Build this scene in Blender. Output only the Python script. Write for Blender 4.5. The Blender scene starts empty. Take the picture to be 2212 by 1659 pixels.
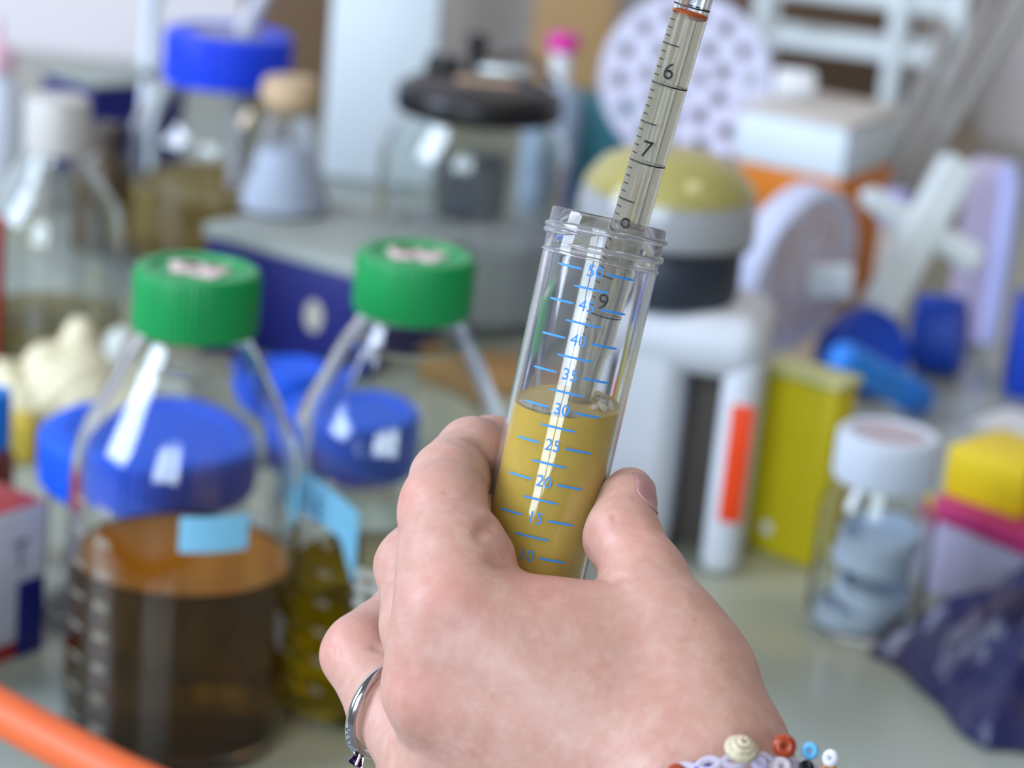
import bpy, bmesh, math, random
import numpy as np
from mathutils import Vector, Matrix, noise as mnoise
from math import sin, cos, pi, radians, sqrt, atan2
random.seed(7)
SC = bpy.context.scene
COL = SC.collection

# ------------------------------------------------------------------ camera, world, lights, exposure
F, CX, CY = 5000.0, 1106.0, 829.5          # focal length and centre in pixels of the 2212 x 1659 frame
PITCH, ROLL, CAM_H = radians(17.5), radians(5.5), 0.48
CAM = np.array([0.0, 0.0, CAM_H])
FWD = np.array([0.0, cos(PITCH), -sin(PITCH)])
_r, _u = np.array([1.0, 0, 0]), np.array([0.0, sin(PITCH), cos(PITCH)])
RT = _r * cos(ROLL) + _u * sin(ROLL)
UP = _u * cos(ROLL) - _r * sin(ROLL)
cd = bpy.data.cameras.new('camera')
cam = bpy.data.objects.new('camera', cd)
COL.objects.link(cam)
cd.sensor_width = 36.0
cd.lens = 36.0 * F / 2212.0
cd.clip_start = 0.02
cd.dof.use_dof = True
cd.dof.focus_distance = 0.549
cd.dof.aperture_fstop = cd.lens / 7.2
cd.dof.aperture_blades = 0
M = Matrix((( RT[0], UP[0], -FWD[0], CAM[0]), (RT[1], UP[1], -FWD[1], CAM[1]), (RT[2], UP[2], -FWD[2], CAM[2]), (0, 0, 0, 1)))
cam.matrix_world = M
SC.camera = cam

def lin(c):
    c = c / 255.0
    return c / 12.92 if c <= 0.04045 else ((c + 0.055) / 1.055) ** 2.4
def rgb(r, g, b): return (lin(r), lin(g), lin(b), 1.0)

W = bpy.data.worlds.new('room_light')
SC.world = W
W.use_nodes = True
_bg = W.node_tree.nodes['Background']
_bg.inputs['Color'].default_value = rgb(216, 219, 224)
_bg.inputs['Strength'].default_value = 0.20

def area(name, loc, target, sx, sy, power, color):
    l = bpy.data.lights.new(name, 'AREA')
    l.shape = 'RECTANGLE'; l.size = sx; l.size_y = sy; l.energy = power; l.color = color
    o = bpy.data.objects.new(name, l)
    COL.objects.link(o)
    o.location = loc
    o.rotation_euler = (Vector(target) - Vector(loc)).to_track_quat('-Z', 'Y').to_euler()
    return o
# tall window behind the photographer: two panes of daylight with a mullion between them
area('window_daylight', (-1.73, -3.5, 2.0), (-1.73, 0.6, 2.0), 1.27, 2.4, 108, (0.74, 0.88, 1.0))
area('window_daylight', (-0.57, -3.5, 2.0), (-0.57, 0.6, 2.0), 0.76, 2.4, 64, (0.74, 0.88, 1.0))
# second window further along on the left side of the room
area('window_daylight', (-2.6, 0.2, 1.5), (0, 1.2, 0.1), 1.4, 1.6, 118, (0.70, 0.80, 1.0))
# ceiling lamp
area('ceiling_lamp', (0.9, 0.9, 2.4), (0.6, 1.0, 0), 0.9, 0.3, 12, (1.0, 0.86, 0.70))
SC.view_settings.view_transform = 'Standard'
SC.view_settings.look = 'None'
SC.view_settings.gamma = 1
SC.view_settings.use_curve_mapping = False
SC.view_settings.exposure = 0.02
SC.cycles.max_bounces = 24
SC.cycles.transmission_bounces = 20
SC.cycles.transparent_max_bounces = 24
SC.cycles.glossy_bounces = 6
SC.cycles.diffuse_bounces = 4
SC.cycles.sample_clamp_indirect = 25.0
SC.cycles.use_denoising = True

# ------------------------------------------------------------------ where a pixel of the frame lies in the room
def P(px, py, d):                                   # the point at depth d (metres along the view axis)
    return CAM + d * (FWD + RT * (px - CX) / F - UP * (py - CY) / F)
def TZ(px, py, z=0.0):                              # the point on the horizontal plane at height z
    r = P(px, py, 1.0) - CAM
    return CAM + r * ((z - CAM[2]) / r[2])
def XY(px, py, d):
    p = P(px, py, d); return (p[0], p[1], 0.0)

# ------------------------------------------------------------------ materials
def new_mat(name):
    m = bpy.data.materials.new(name); m.use_nodes = True
    nt = m.node_tree; nt.nodes.clear()
    out = nt.nodes.new('ShaderNodeOutputMaterial')
    return m, nt, out
def pm(name, c, rough=0.5, metal=0.0, var=0.10, scale=40.0, bump=0.0, sss=0.0, spec=0.5, coat=0.0, trans=0.0, ior=1.45):
    m, nt, out = new_mat(name)
    p = nt.nodes.new('ShaderNodeBsdfPrincipled')
    tc = nt.nodes.new('ShaderNodeTexCoord')
    nz = nt.nodes.new('ShaderNodeTexNoise'); nz.inputs['Scale'].default_value = scale; nz.inputs['Detail'].default_value = 4
    mx = nt.nodes.new('ShaderNodeMix'); mx.data_type = 'RGBA'
    a = [min(1, x * (1 - var)) for x in c[:3]] + [1]; b = [min(1, x * (1 + var)) for x in c[:3]] + [1]
    mx.inputs[6].default_value = a; mx.inputs[7].default_value = b
    nt.links.new(tc.outputs['Object'], nz.inputs['Vector'])
    nt.links.new(nz.outputs['Fac'], mx.inputs[0])
    nt.links.new(mx.outputs[2], p.inputs['Base Color'])
    p.inputs['Roughness'].default_value = rough; p.inputs['Metallic'].default_value = metal
    p.inputs['Specular IOR Level'].default_value = spec
    p.inputs['Coat Weight'].default_value = coat
    p.inputs['Transmission Weight'].default_value = trans; p.inputs['IOR'].default_value = ior
    if sss:
        p.inputs['Subsurface Weight'].default_value = sss
        p.inputs['Subsurface Radius'].default_value = (0.006, 0.004, 0.003)
    if bump:
        bp = nt.nodes.new('ShaderNodeBump'); bp.inputs['Strength'].default_value = bump; bp.inputs['Distance'].default_value = 0.001
        nt.links.new(nz.outputs['Fac'], bp.inputs['Height']); nt.links.new(bp.outputs['Normal'], p.inputs['Normal'])
    nt.links.new(p.outputs[0], out.inputs[0])
    return m
def glass(name, c=(1, 1, 1, 1), rough=0.0, ior=1.5, haze=0.0, haze_c=(0.8, 0.8, 0.8, 1), absorb=None, dens=0.0, front=0.5):
    m, nt, out = new_mat(name)
    g = nt.nodes.new('ShaderNodeBsdfGlass')
    g.inputs['Color'].default_value = c; g.inputs['Roughness'].default_value = rough; g.inputs['IOR'].default_value = ior
    sh = g.outputs[0]
    if haze:
        tr = nt.nodes.new('ShaderNodeBsdfTranslucent'); tr.inputs[0].default_value = haze_c
        df = nt.nodes.new('ShaderNodeBsdfDiffuse'); df.inputs[0].default_value = haze_c
        m1 = nt.nodes.new('ShaderNodeMixShader'); m1.inputs[0].default_value = front
        nt.links.new(tr.outputs[0], m1.inputs[1]); nt.links.new(df.outputs[0], m1.inputs[2])
        m2 = nt.nodes.new('ShaderNodeMixShader'); m2.inputs[0].default_value = haze
        nt.links.new(sh, m2.inputs[1]); nt.links.new(m1.outputs[0], m2.inputs[2]); sh = m2.outputs[0]
    nt.links.new(sh, out.inputs[0])
    if absorb:
        v = nt.nodes.new('ShaderNodeVolumeAbsorption'); v.inputs['Color'].default_value = absorb; v.inputs['Density'].default_value = dens
        nt.links.new(v.outputs[0], out.inputs['Volume'])
    return m
def streaked(name, c1, c2, scale, stretch, rough=0.6):
    m, nt, out = new_mat(name)
    p = nt.nodes.new('ShaderNodeBsdfPrincipled'); p.inputs['Roughness'].default_value = rough
    tc = nt.nodes.new('ShaderNodeTexCoord'); mp = nt.nodes.new('ShaderNodeMapping'); mp.inputs['Scale'].default_value = stretch
    nz = nt.nodes.new('ShaderNodeTexNoise'); nz.inputs['Scale'].default_value = scale; nz.inputs['Detail'].default_value = 3
    rp = nt.nodes.new('ShaderNodeValToRGB'); rp.color_ramp.elements[0].position = 0.38; rp.color_ramp.elements[1].position = 0.62
    rp.color_ramp.elements[0].color = c1; rp.color_ramp.elements[1].color = c2
    nt.links.new(tc.outputs['Object'], mp.inputs[0]); nt.links.new(mp.outputs[0], nz.inputs['Vector'])
    nt.links.new(nz.outputs['Fac'], rp.inputs[0]); nt.links.new(rp.outputs[0], p.inputs['Base Color']); nt.links.new(p.outputs[0], out.inputs[0])
    return m
def skin_mat():
    m, nt, out = new_mat('skin')
    L = nt.links.new
    p = nt.nodes.new('ShaderNodeBsdfPrincipled')
    tc = nt.nodes.new('ShaderNodeTexCoord')
    def nz(scale, detail=4, rough=0.55):
        n = nt.nodes.new('ShaderNodeTexNoise'); n.inputs['Scale'].default_value = scale; n.inputs['Detail'].default_value = detail; n.inputs['Roughness'].default_value = rough
        L(tc.outputs['Object'], n.inputs['Vector']); return n
    def ramp(src, p0, p1, c0, c1):
        r = nt.nodes.new('ShaderNodeValToRGB'); r.color_ramp.elements[0].position = p0; r.color_ramp.elements[1].position = p1
        r.color_ramp.elements[0].color = c0; r.color_ramp.elements[1].color = c1; L(src, r.inputs[0]); return r
    def mix(fac, a, b):
        x = nt.nodes.new('ShaderNodeMix'); x.data_type = 'RGBA'; L(fac, x.inputs[0])
        if isinstance(a, tuple): x.inputs[6].default_value = a
        else: L(a, x.inputs[6])
        if isinstance(b, tuple): x.inputs[7].default_value = b
        else: L(b, x.inputs[7])
        return x.outputs[2]
    base = mix(ramp(nz(120, 6, 0.65).outputs['Fac'], .33, .70, (0, 0, 0, 1), (1, 1, 1, 1)).outputs[0], rgb(204, 160, 143), rgb(198, 147, 130))
    base = mix(ramp(nz(260, 3).outputs['Fac'], .42, .72, (0, 0, 0, 1), (.55, .55, .55, 1)).outputs[0], base, rgb(214, 176, 162))
    # redder skin over the knuckles, stored as a vertex attribute of the hand
    at = nt.nodes.new('ShaderNodeAttribute'); at.attribute_name = 'flush'
    base = mix(at.outputs['Fac'], base, rgb(214, 138, 124))
    vo = nt.nodes.new('ShaderNodeTexVoronoi'); vo.inputs['Scale'].default_value = 150; L(tc.outputs['Object'], vo.inputs['Vector'])
    fr = ramp(vo.outputs['Distance'], .07, .17, (.42, .42, .42, 1), (0, 0, 0, 1))
    gate = ramp(nz(55, 2).outputs['Fac'], .50, .62, (0, 0, 0, 1), (1, 1, 1, 1))
    mu = nt.nodes.new('ShaderNodeMath'); mu.operation = 'MULTIPLY'; L(fr.outputs[0], mu.inputs[0]); L(gate.outputs[0], mu.inputs[1])
    base = mix(mu.outputs[0], base, rgb(184, 112, 92))
    L(base, p.inputs['Base Color'])
    p.inputs['Roughness'].default_value = 0.46
    p.inputs['Specular IOR Level'].default_value = 0.42
    p.inputs['Subsurface Weight'].default_value = 0.30
    p.inputs['Subsurface Radius'].default_value = (0.0045, 0.0014, 0.0008)
    p.inputs['Subsurface Scale'].default_value = 1.0
    v2 = nt.nodes.new('ShaderNodeTexVoronoi'); v2.inputs['Scale'].default_value = 1150; v2.feature = 'DISTANCE_TO_EDGE'; L(tc.outputs['Object'], v2.inputs['Vector'])
    b1 = nt.nodes.new('ShaderNodeBump'); b1.inputs['Strength'].default_value = 0.22; b1.inputs['Distance'].default_value = 0.00022; L(v2.outputs['Distance'], b1.inputs['Height'])
    b2 = nt.nodes.new('ShaderNodeBump'); b2.inputs['Strength'].default_value = 0.35; b2.inputs['Distance'].default_value = 0.0007; L(nz(190, 4).outputs['Fac'], b2.inputs['Height']); L(b1.outputs['Normal'], b2.inputs['Normal'])
    L(b2.outputs['Normal'], p.inputs['Normal'])
    L(p.outputs[0], out.inputs[0])
    return m

# ------------------------------------------------------------------ mesh helpers
def add_lathe(bm, prof, seg=48, closed=False, rfun=None):
    rings = []
    for (r, z) in prof:
        if r < 1e-7: rings.append([bm.verts.new((0, 0, z))])
        else:
            ring = []
            for i in range(seg):
                a = 2 * pi * i / seg
                rr = r if rfun is None else rfun(r, z, a)
                ring.append(bm.verts.new((rr * cos(a), rr * sin(a), z)))
            rings.append(ring)
    pairs = list(zip(rings[:-1], rings[1:]))
    if closed: pairs.append((rings[-1], rings[0]))
    for A, B in pairs:
        for i in range(seg):
            j = (i + 1) % seg
            if len(A) == 1 and len(B) == 1: continue
            if len(A) == 1: f = (A[0], B[j], B[i])
            elif len(B) == 1: f = (A[i], A[j], B[0])
            else: f = (A[i], A[j], B[j], B[i])
            try: bm.faces.new(f)
            except ValueError: pass
def add_box(bm, c, s, bevel=0.0, rot=None, seg=2):
    t = bmesh.new()
    bmesh.ops.create_cube(t, size=1.0)
    bmesh.ops.scale(t, vec=s, verts=t.verts)
    if bevel: bmesh.ops.bevel(t, geom=t.edges[:], offset=bevel, segments=seg, profile=0.5, affect='EDGES')
    if rot is not None: bmesh.ops.transform(t, matrix=rot.to_4x4(), verts=t.verts)
    bmesh.ops.translate(t, vec=c, verts=t.verts)
    merge(bm, t)
def merge(bm, t):
    mp = {v: bm.verts.new(v.co) for v in t.verts}
    for f in t.faces:
        try: bm.faces.new([mp[v] for v in f.verts])
        except ValueError: pass
    t.free()
def add_tube(bm, pts, r, seg=12, closed=False, cap=True):
    pts = [Vector(p) for p in pts]; n = len(pts)
    rs = r if isinstance(r, (list, tuple)) else [r] * n
    up = Vector((0.31, 0.17, 0.93)); rings = []; prev = None
    for i, p in enumerate(pts):
        a = pts[(i - 1) % n] if (closed or i > 0) else pts[0]
        b = pts[(i + 1) % n] if (closed or i < n - 1) else pts[-1]
        t = (b - a).normalized()
        if prev is None:
            x = t.cross(up)
            if x.length < 1e-3: x = t.cross(Vector((1, 0, 0)))
            x.normalize()
        else:
            x = prev - t * prev.dot(t); x.normalize()
        prev = x; y = t.cross(x)
        rings.append([bm.verts.new(p + (x * cos(2 * pi * k / seg) + y * sin(2 * pi * k / seg)) * rs[i]) for k in range(seg)])
    for i in range(n if closed else n - 1):
        A, B = rings[i], rings[(i + 1) % n]
        for k in range(seg): bm.faces.new((A[k], A[(k + 1) % seg], B[(k + 1) % seg], B[k]))
    if cap and not closed:
        bm.faces.new(rings[0][::-1]); bm.faces.new(rings[-1])
def add_ball(bm, c, r, sub=2, scale=(1, 1, 1), rot=None):
    t = bmesh.new(); bmesh.ops.create_icosphere(t, subdivisions=sub, radius=r)
    bmesh.ops.scale(t, vec=scale, verts=t.verts)
    if rot is not None: bmesh.ops.transform(t, matrix=rot.to_4x4(), verts=t.verts)
    bmesh.ops.translate(t, vec=c, verts=t.verts); merge(bm, t)
def obj(name, bm, m, parent=None, smooth=True, normals=True, angle=40):
    if isinstance(bm, bmesh.types.BMesh):
        if normals: bmesh.ops.recalc_face_normals(bm, faces=bm.faces)
        me = bpy.data.meshes.new(name); bm.to_mesh(me); bm.free()
    else: me = bm
    o = bpy.data.objects.new(name, me); COL.objects.link(o)
    if m is not None: me.materials.append(m)
    if smooth:
        for p in me.polygons: p.use_smooth = True
        try: me.set_sharp_from_angle(angle=radians(angle))
        except Exception: pass
    if parent is not None: o.parent = parent
    return o
def tag(o, label, cat, group=None):
    o['label'] = label; o['category'] = cat
    if group: o['group'] = group
    return o
def thing(name, label, cat, loc=(0, 0, 0), rz=0.0, group=None, mat=None):
    o = bpy.data.objects.new(name, None); COL.objects.link(o)
    o.empty_display_size = 0.02
    if mat is not None: o.matrix_world = mat
    else: o.location = loc; o.rotation_euler = (0, 0, rz)
    return tag(o, label, cat, group)
def struct(name, bm, m):
    o = obj(name, bm, m); o['kind'] = 'structure'; return o
def B(): return bmesh.new()
def frame(origin, z, xhint):
    z = Vector(z).normalized(); x = Vector(xhint); x = (x - z * x.dot(z)).normalized(); y = z.cross(x)
    return Matrix(((x[0], y[0], z[0], origin[0]), (x[1], y[1], z[1], origin[1]), (x[2], y[2], z[2], origin[2]), (0, 0, 0, 1)))
def copy_tree(o, parent=None):
    c = o.copy(); COL.objects.link(c)
    if parent is not None: c.parent = parent
    for ch in list(o.children): copy_tree(ch, c)
    return c
def text_mesh(s, size):
    cu = bpy.data.curves.new('lettering', 'FONT'); cu.body = s; cu.size = size; cu.align_x = 'CENTER'; cu.align_y = 'CENTER'; cu.resolution_u = 4
    o = bpy.data.objects.new('lettering', cu); COL.objects.link(o)
    dg = bpy.context.evaluated_depsgraph_get(); dg.update()
    me = bpy.data.meshes.new_from_object(o.evaluated_get(dg))
    vs = [v.co.copy() for v in me.vertices]; fs = [tuple(p.vertices) for p in me.polygons]
    bpy.data.objects.remove(o); bpy.data.meshes.remove(me)
    return vs, fs
def wrap_print(bm, shapes, rad_of_z):
    """shapes: (verts as (arc-angle in rad, z), faces); laid on a cylinder whose radius depends on z. The angle 0 faces +X local."""
    for vs, fs in shapes:
        t = [bm.verts.new((rad_of_z(z) * cos(a), rad_of_z(z) * sin(a), z)) for a, z in vs]
        for f in fs:
            try: bm.faces.new([t[i] for i in f])
            except ValueError: pass
def strip(a0, a1, z, w, n=None, round_ends=True):
    n = n or max(2, int(abs(a1 - a0) / radians(3)))
    vs, fs = [], []
    for i in range(n + 1):
        a = a0 + (a1 - a0) * i / n; e = 0.55 if (round_ends and i in (0, n)) else 1.0
        vs += [(a, z - w / 2 * e), (a, z + w / 2 * e)]
    for i in range(n): fs.append((2 * i, 2 * i + 2, 2 * i + 3, 2 * i + 1))
    return vs, fs
def letters(s, size, a, z, r, slant=0.0, squeeze=1.0):
    vs, fs = text_mesh(s, size)
    return [(a + (v.x * squeeze + slant * v.y) / r, z + v.y) for v in vs], fs

# common materials
GLASS = glass('clear_glass', (0.97, 0.985, 0.98, 1), 0.0, 1.47)
GLASS_FAR = glass('pale_green_glass', (0.97, 0.985, 0.975, 1), 0.0, 1.45)
CLEARP = glass('clear_plastic', (0.98, 0.98, 0.99, 1), 0.015, 1.46, haze=0.05, haze_c=(0.85, 0.87, 0.92, 1))
WHITEP = pm('white_plastic', rgb(232, 234, 236), 0.45, var=0.03)
NAVY = pm('navy_card', rgb(10, 22, 104), 0.55, var=0.10)
GREYLID = pm('grey_card', rgb(158, 166, 160), 0.55, var=0.05)
BLUECAP = pm('blue_plastic', rgb(16, 92, 226), 0.65, var=0.06)
BROWN = pm('brown_card', rgb(112, 88, 66), 0.8, var=0.15, scale=12)
GREYPRINT = pm('pale_grey_print', rgb(186, 180, 166), 0.6, var=0.03)
WHITEPRINT = pm('white_print', rgb(236, 236, 232), 0.6, var=0.03)
METAL = pm('grey_metal', rgb(170, 168, 166), 0.35, metal=0.7, var=0.05)

# ------------------------------------------------------------------ the room
bm = B(); add_box(bm, (0.0, 2.66, 0.9), (6.0, 0.1, 3.8), 0.0)
struct('wall_back', bm, pm('painted_wall', rgb(226, 220, 222), 0.8, var=0.06, scale=2.5, bump=0.1))
bm = B(); add_box(bm, (0.0, 0.6, -0.93), (6.0, 5.0, 0.06))
struct('floor', bm, pm('vinyl_floor', rgb(120, 122, 120), 0.6, var=0.1, scale=6))
wb = thing('workbench', 'pale grey-green laboratory bench under the bottles, boxes and jars', 'workbench', (0, 1.55, -0.9))
BENCH = streaked('bench_laminate', rgb(162, 170, 160), rgb(170, 170, 146), 5.0, (1, 1, 1), 0.22)
bm = B(); add_box(bm, (0, 0, 0.885), (3.4, 2.1, 0.03), 0.004); obj('worktop', bm, BENCH, wb)
bm = B(); add_box(bm, (0, 0.05, 0.435), (3.3, 1.9, 0.87), 0.004); obj('cabinet_base', bm, pm('bench_cabinet', rgb(190, 190, 186), 0.5), wb)

def box_thing(name, label, cat, c, e1, h, w, l, m, lid=None, lid_h=0.0, bevel=0.003, z=0.0, group=None):
    """a carton: c is the middle of the front bottom edge, e1 the direction of the front edge"""
    e1 = Vector((e1[0], e1[1], 0)).normalized(); e2 = Vector((-e1.y, e1.x, 0))
    o = thing(name, label, cat, Vector((c[0], c[1], z)) + e2 * l / 2, atan2(e1.y, e1.x), group)
    bm = B(); add_box(bm, (0, 0, (h - lid_h) / 2), (w, l, h - lid_h), bevel); obj('carton', bm, m, o)
    if lid is not None:
        bm = B(); add_box(bm, (0, 0, h - lid_h / 2), (w + 0.004, l + 0.004, lid_h), bevel); obj('lid', bm, lid, o)
    return o
def PY(px, py, Y):                                  # the point on the vertical plane at distance Y
    r = P(px, py, 1.0) - CAM
    return CAM + r * (Y / r[1])
def mid(a, b): return (np.array(a) + np.array(b)) / 2

# ---- low things seen between the bottles
q = TZ(1040, 852)
box_thing('cardboard_tray', 'low brown cardboard tray behind the second green-capped bottle', 'tray', q, (1, -0.10), 0.014, 0.085, 0.06, pm('tray_card', rgb(150, 112, 62), 0.7, var=0.15))
q = P(228, 262, 1.80)
o = thing('brown_bottle', 'dark brown bottle between the grey-capped flask and the blue-capped bottle', 'bottle', (q[0], q[1], 0))
bm = B(); add_lathe(bm, [(0, 0), (0.019, 0), (0.021, 0.003), (0.021, 0.065), (0.016, 0.076), (0.012, 0.081), (0.012, 0.088), (0, 0.088)], 36); obj('body', bm, pm('brown_glass', rgb(84, 68, 50), 0.25), o)
bm = B(); add_lathe(bm, [(0, 0.084), (0.0145, 0.084), (0.0145, 0.100), (0.013, 0.102), (0, 0.102)], 28); obj('cap', bm, pm('brown_cap', rgb(70, 60, 50), 0.5), o)

# ---- far row
a, b = TZ(610, 200, 0.1), TZ(740, 200, 0.1)
box_thing('cardboard_box', 'dark brown cardboard box between the blue-capped bottle and the white panel', 'box', XY(625, 200, 2.42), (1, 0), 0.30, 0.11, 0.08, BROWN)
box_thing('wooden_board', 'dark brown wooden board standing behind the white wire rack', 'board', XY(1690, 200, 2.52), (1, 0), 0.30, 0.27, 0.02, pm('brown_wood', rgb(104, 84, 66), 0.6, var=0.2, scale=20))
box_thing('tan_box', 'tan box against the wall above the magenta cap', 'box', XY(1235, 150, 2.48), (1, 0.1), 0.27, 0.085, 0.06, pm('tan_card', rgb(184, 150, 104), 0.7))
# white panel: a tall white cupboard-like box with a door edge
o = thing('storage_box', 'tall white upright box behind the navy box, left of the black-lidded jar', 'box', XY(815, 250, 2.13), radians(-4))
bm = B(); add_box(bm, (0, 0.03, 0.16), (0.099, 0.06, 0.32), 0.004); obj('carton', bm, pm('white_card', rgb(222, 232, 238), 0.5, var=0.02), o)
bm = B(); add_box(bm, (0, 0.03, 0.324), (0.104, 0.066, 0.012), 0.003); obj('lid', bm, WHITEP, o)
# navy box with grey lid, far left: its near corner faces the camera
c = TZ(200, 182, 0.080); l = TZ(50, 136, 0.080)
e = Vector((c[0] - l[0], c[1] - l[1], 0)); e.normalize()
w1 = 0.075; cc = Vector((c[0], c[1], 0)) - e * w1 / 2
box_thing('storage_box', 'navy box with grey lid in the far left corner, behind the foil-topped flask', 'box', cc, e, 0.080, w1, 0.10, NAVY, GREYLID, 0.004)

def bottle_profile(R, body, rn, neck_z, top, t=0.0028):
    """outer wall up, inner wall down: (radius, height)"""
    out = [(0, 0.0), (R * 0.80, 0.0), (R * 0.95, 0.002), (R, 0.008), (R, body - 0.012), (R * 0.985, body), (R * 0.93, body + (neck_z - body) * 0.18), (rn * 1.22, neck_z - (neck_z - body) * 0.10), (rn * 1.03, neck_z), (rn, neck_z + 0.004), (rn, top)]
    inn = [(max(r - t, 0.0), z) for r, z in out[3:]]
    inn[0] = (R - t - 0.002, 0.010)
    inn = [(0, 0.005), (R * 0.80, 0.005)] + inn
    return out + inn[::-1]
def ribbed_cap(bm, R, z0, h, ribs=64, recess=True):
    def rf(r, z, a):
        if abs(r - R) < 1e-6: return r * (1 + 0.011 * (1 if (a * ribs / (2 * pi)) % 1 < 0.5 else -1))
        return r
    pr = [(R * 0.86, z0), (R * 0.985, z0), (R, z0 + 0.002), (R, z0 + h - 0.003), (R * 0.965, z0 + h - 0.0006), (R * 0.93, z0 + h)]
    pr += [(R * 0.76, z0 + h), (R * 0.74, z0 + h - 0.0014), (0, z0 + h - 0.0014)] if recess else [(0, z0 + h)]
    add_lathe(bm, pr, ribs * 4, rfun=rf)
    add_lathe(bm, [(R * 0.86, z0), (R * 0.84, z0 + 0.004), (0, z0 + 0.004)], 32)

# blue wide-capped bottle
def lab_bottle(label, loc, R, body, rn, neck, top, capR, capz, caph, capm, liq=None, liqz=0.0, name='reagent_bottle', cat='bottle', gm=None):
    o = thing(name, label, cat, loc)
    bm = B(); add_lathe(bm, bottle_profile(R, body, rn, neck, top), 72); obj('body', bm, gm or GLASS, o)
    bm = B(); ribbed_cap(bm, capR, capz, caph); obj('cap', bm, capm, o, angle=30)
    if liq is not None:
        bm = B(); add_lathe(bm, [(0, 0.0046), (R * 0.80, 0.0046), (R - 0.0046, 0.0096), (R - 0.0024, 0.016), (R - 0.0024, liqz + 0.0012), (R - 0.0042, liqz), (0, liqz)], 72)
        obj('liquid', bm, liq, o)
    return o
BCAP = pm('royal_blue_plastic', rgb(22, 66, 226), 0.42, var=0.06)
ob = lab_bottle('large clear bottle with a wide royal blue cap and a tube through the cap', XY(495, 70, 1.78), 0.074, 0.104, 0.042, 0.146, 0.180, 0.0490, 0.1435, 0.039, BCAP)
bm = B(); add_lathe(bm, [(0, 0.1809), (0.027, 0.1809), (0.029, 0.1817), (0.0, 0.1817)], 32); obj('septum', bm, pm('grey_rubber', rgb(150, 152, 160), 0.6), ob)
bm = B(); add_tube(bm, [(0.010, 0.01, 0.03), (0.010, 0.01, 0.155), (0.012, 0.0, 0.185), (0.032, 0.0, 0.23), (0.06, 0, 0.285)], 0.007, 12); obj('tube', bm, pm('pale_tubing', rgb(200, 200, 206), 0.5), ob)
bm = B(); add_lathe(bm, [(0, 0.0056), (0.058, 0.0056), (0.0705, 0.016), (0.0705, 0.062), (0.068, 0.061), (0, 0.061)], 48); obj('liquid', bm, glass('straw_liquid', (0.86, 0.72, 0.40, 1), 0.0, 1.33, haze=0.45, haze_c=rgb(190, 160, 90)), ob)

# flask with foil-like stopper at the left
o = thing('flask', 'clear round-shouldered flask with grey cap at the left edge', 'flask', XY(125, 215, 1.50))
bm = B()
pr = [(0, 0), (0.040, 0), (0.047, 0.004), (0.0485, 0.02), (0.0485, 0.085), (0.044, 0.105), (0.030, 0.125), (0.021, 0.140), (0.0185, 0.155), (0.0185, 0.172)]
inn = [(max(r - 0.0022, 0), z + (0.004 if z < 0.01 else 0)) for r, z in pr]
add_lathe(bm, pr + inn[::-1], 64); obj('body', bm, GLASS_FAR, o)
bm = B(); add_lathe(bm, [(0.0200, 0.143), (0.0212, 0.144), (0.0212, 0.176), (0.019, 0.179), (0, 0.180)], 40); obj('cap', bm, pm('foil_cap', rgb(196, 192, 186), 0.45, var=0.1, scale=60, bump=0.3), o)
bm = B(); add_lathe(bm, [(0, 0.0035), (0.040, 0.0035), (0.0465, 0.012), (0.0465, 0.034), (0, 0.034)], 48); obj('liquid', bm, glass('pale_liquid', (0.85, 0.78, 0.55, 1), 0, 1.33, haze=0.35, haze_c=rgb(178, 160, 118)), o)

# pale squeeze bottle at the left edge
o = thing('wash_bottle', 'white plastic bottle with pale pink top cut by the left edge', 'bottle', XY(-8, 110, 1.88))
bm = B(); add_lathe(bm, [(0, 0), (0.022, 0), (0.0245, 0.004), (0.0245, 0.085), (0.018, 0.105), (0.012, 0.112), (0.012, 0.12), (0, 0.12)], 40); obj('body', bm, pm('milky_plastic', rgb(214, 222, 234), 0.4), o)
bm = B(); add_lathe(bm, [(0.0, 0.118), (0.016, 0.118), (0.016, 0.134), (0.012, 0.138), (0.004, 0.142), (0.003, 0.16), (0, 0.16)], 32); obj('cap', bm, pm('pale_pink_plastic', rgb(232, 190, 206), 0.45), o)
# red carton edge at the far left
box_thing('carton', 'narrow red carton cut by the left edge beside the flask', 'box', XY(-48, 640, 1.48), (1, 0.05), 0.105, 0.024, 0.03, pm('red_card', rgb(200, 44, 36), 0.5))

# stand rod
o = thing('stand_rod', 'slim white rod with a dark collar left of the blue-capped bottle', 'rod', XY(315, 100, 1.90))
o.rotation_euler = (0, radians(1.2), 0)
bm = B(); add_lathe(bm, [(0, 0), (0.030, 0), (0.030, 0.006), (0.008, 0.010), (0, 0.010)], 32); obj('foot', bm, METAL, o)
RODW = pm('white_enamel', rgb(226, 236, 246), 0.3, var=0.03)
bm = B(); add_lathe(bm, [(0, 0.008), (0.0052, 0.008), (0.0052, 0.118), (0, 0.118)], 20); obj('lower_rod', bm, RODW, o)
bm = B(); add_lathe(bm, [(0, 0.116), (0.0050, 0.116), (0.0050, 0.126), (0, 0.126)], 20); obj('collar', bm, pm('dark_collar', rgb(84, 74, 72), 0.5), o)
bm = B(); add_lathe(bm, [(0, 0.124), (0.0065, 0.126), (0.0066, 0.181), (0.0095, 0.188), (0.0095, 0.30), (0, 0.30)], 20); obj('upper_rod', bm, RODW, o)

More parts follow.
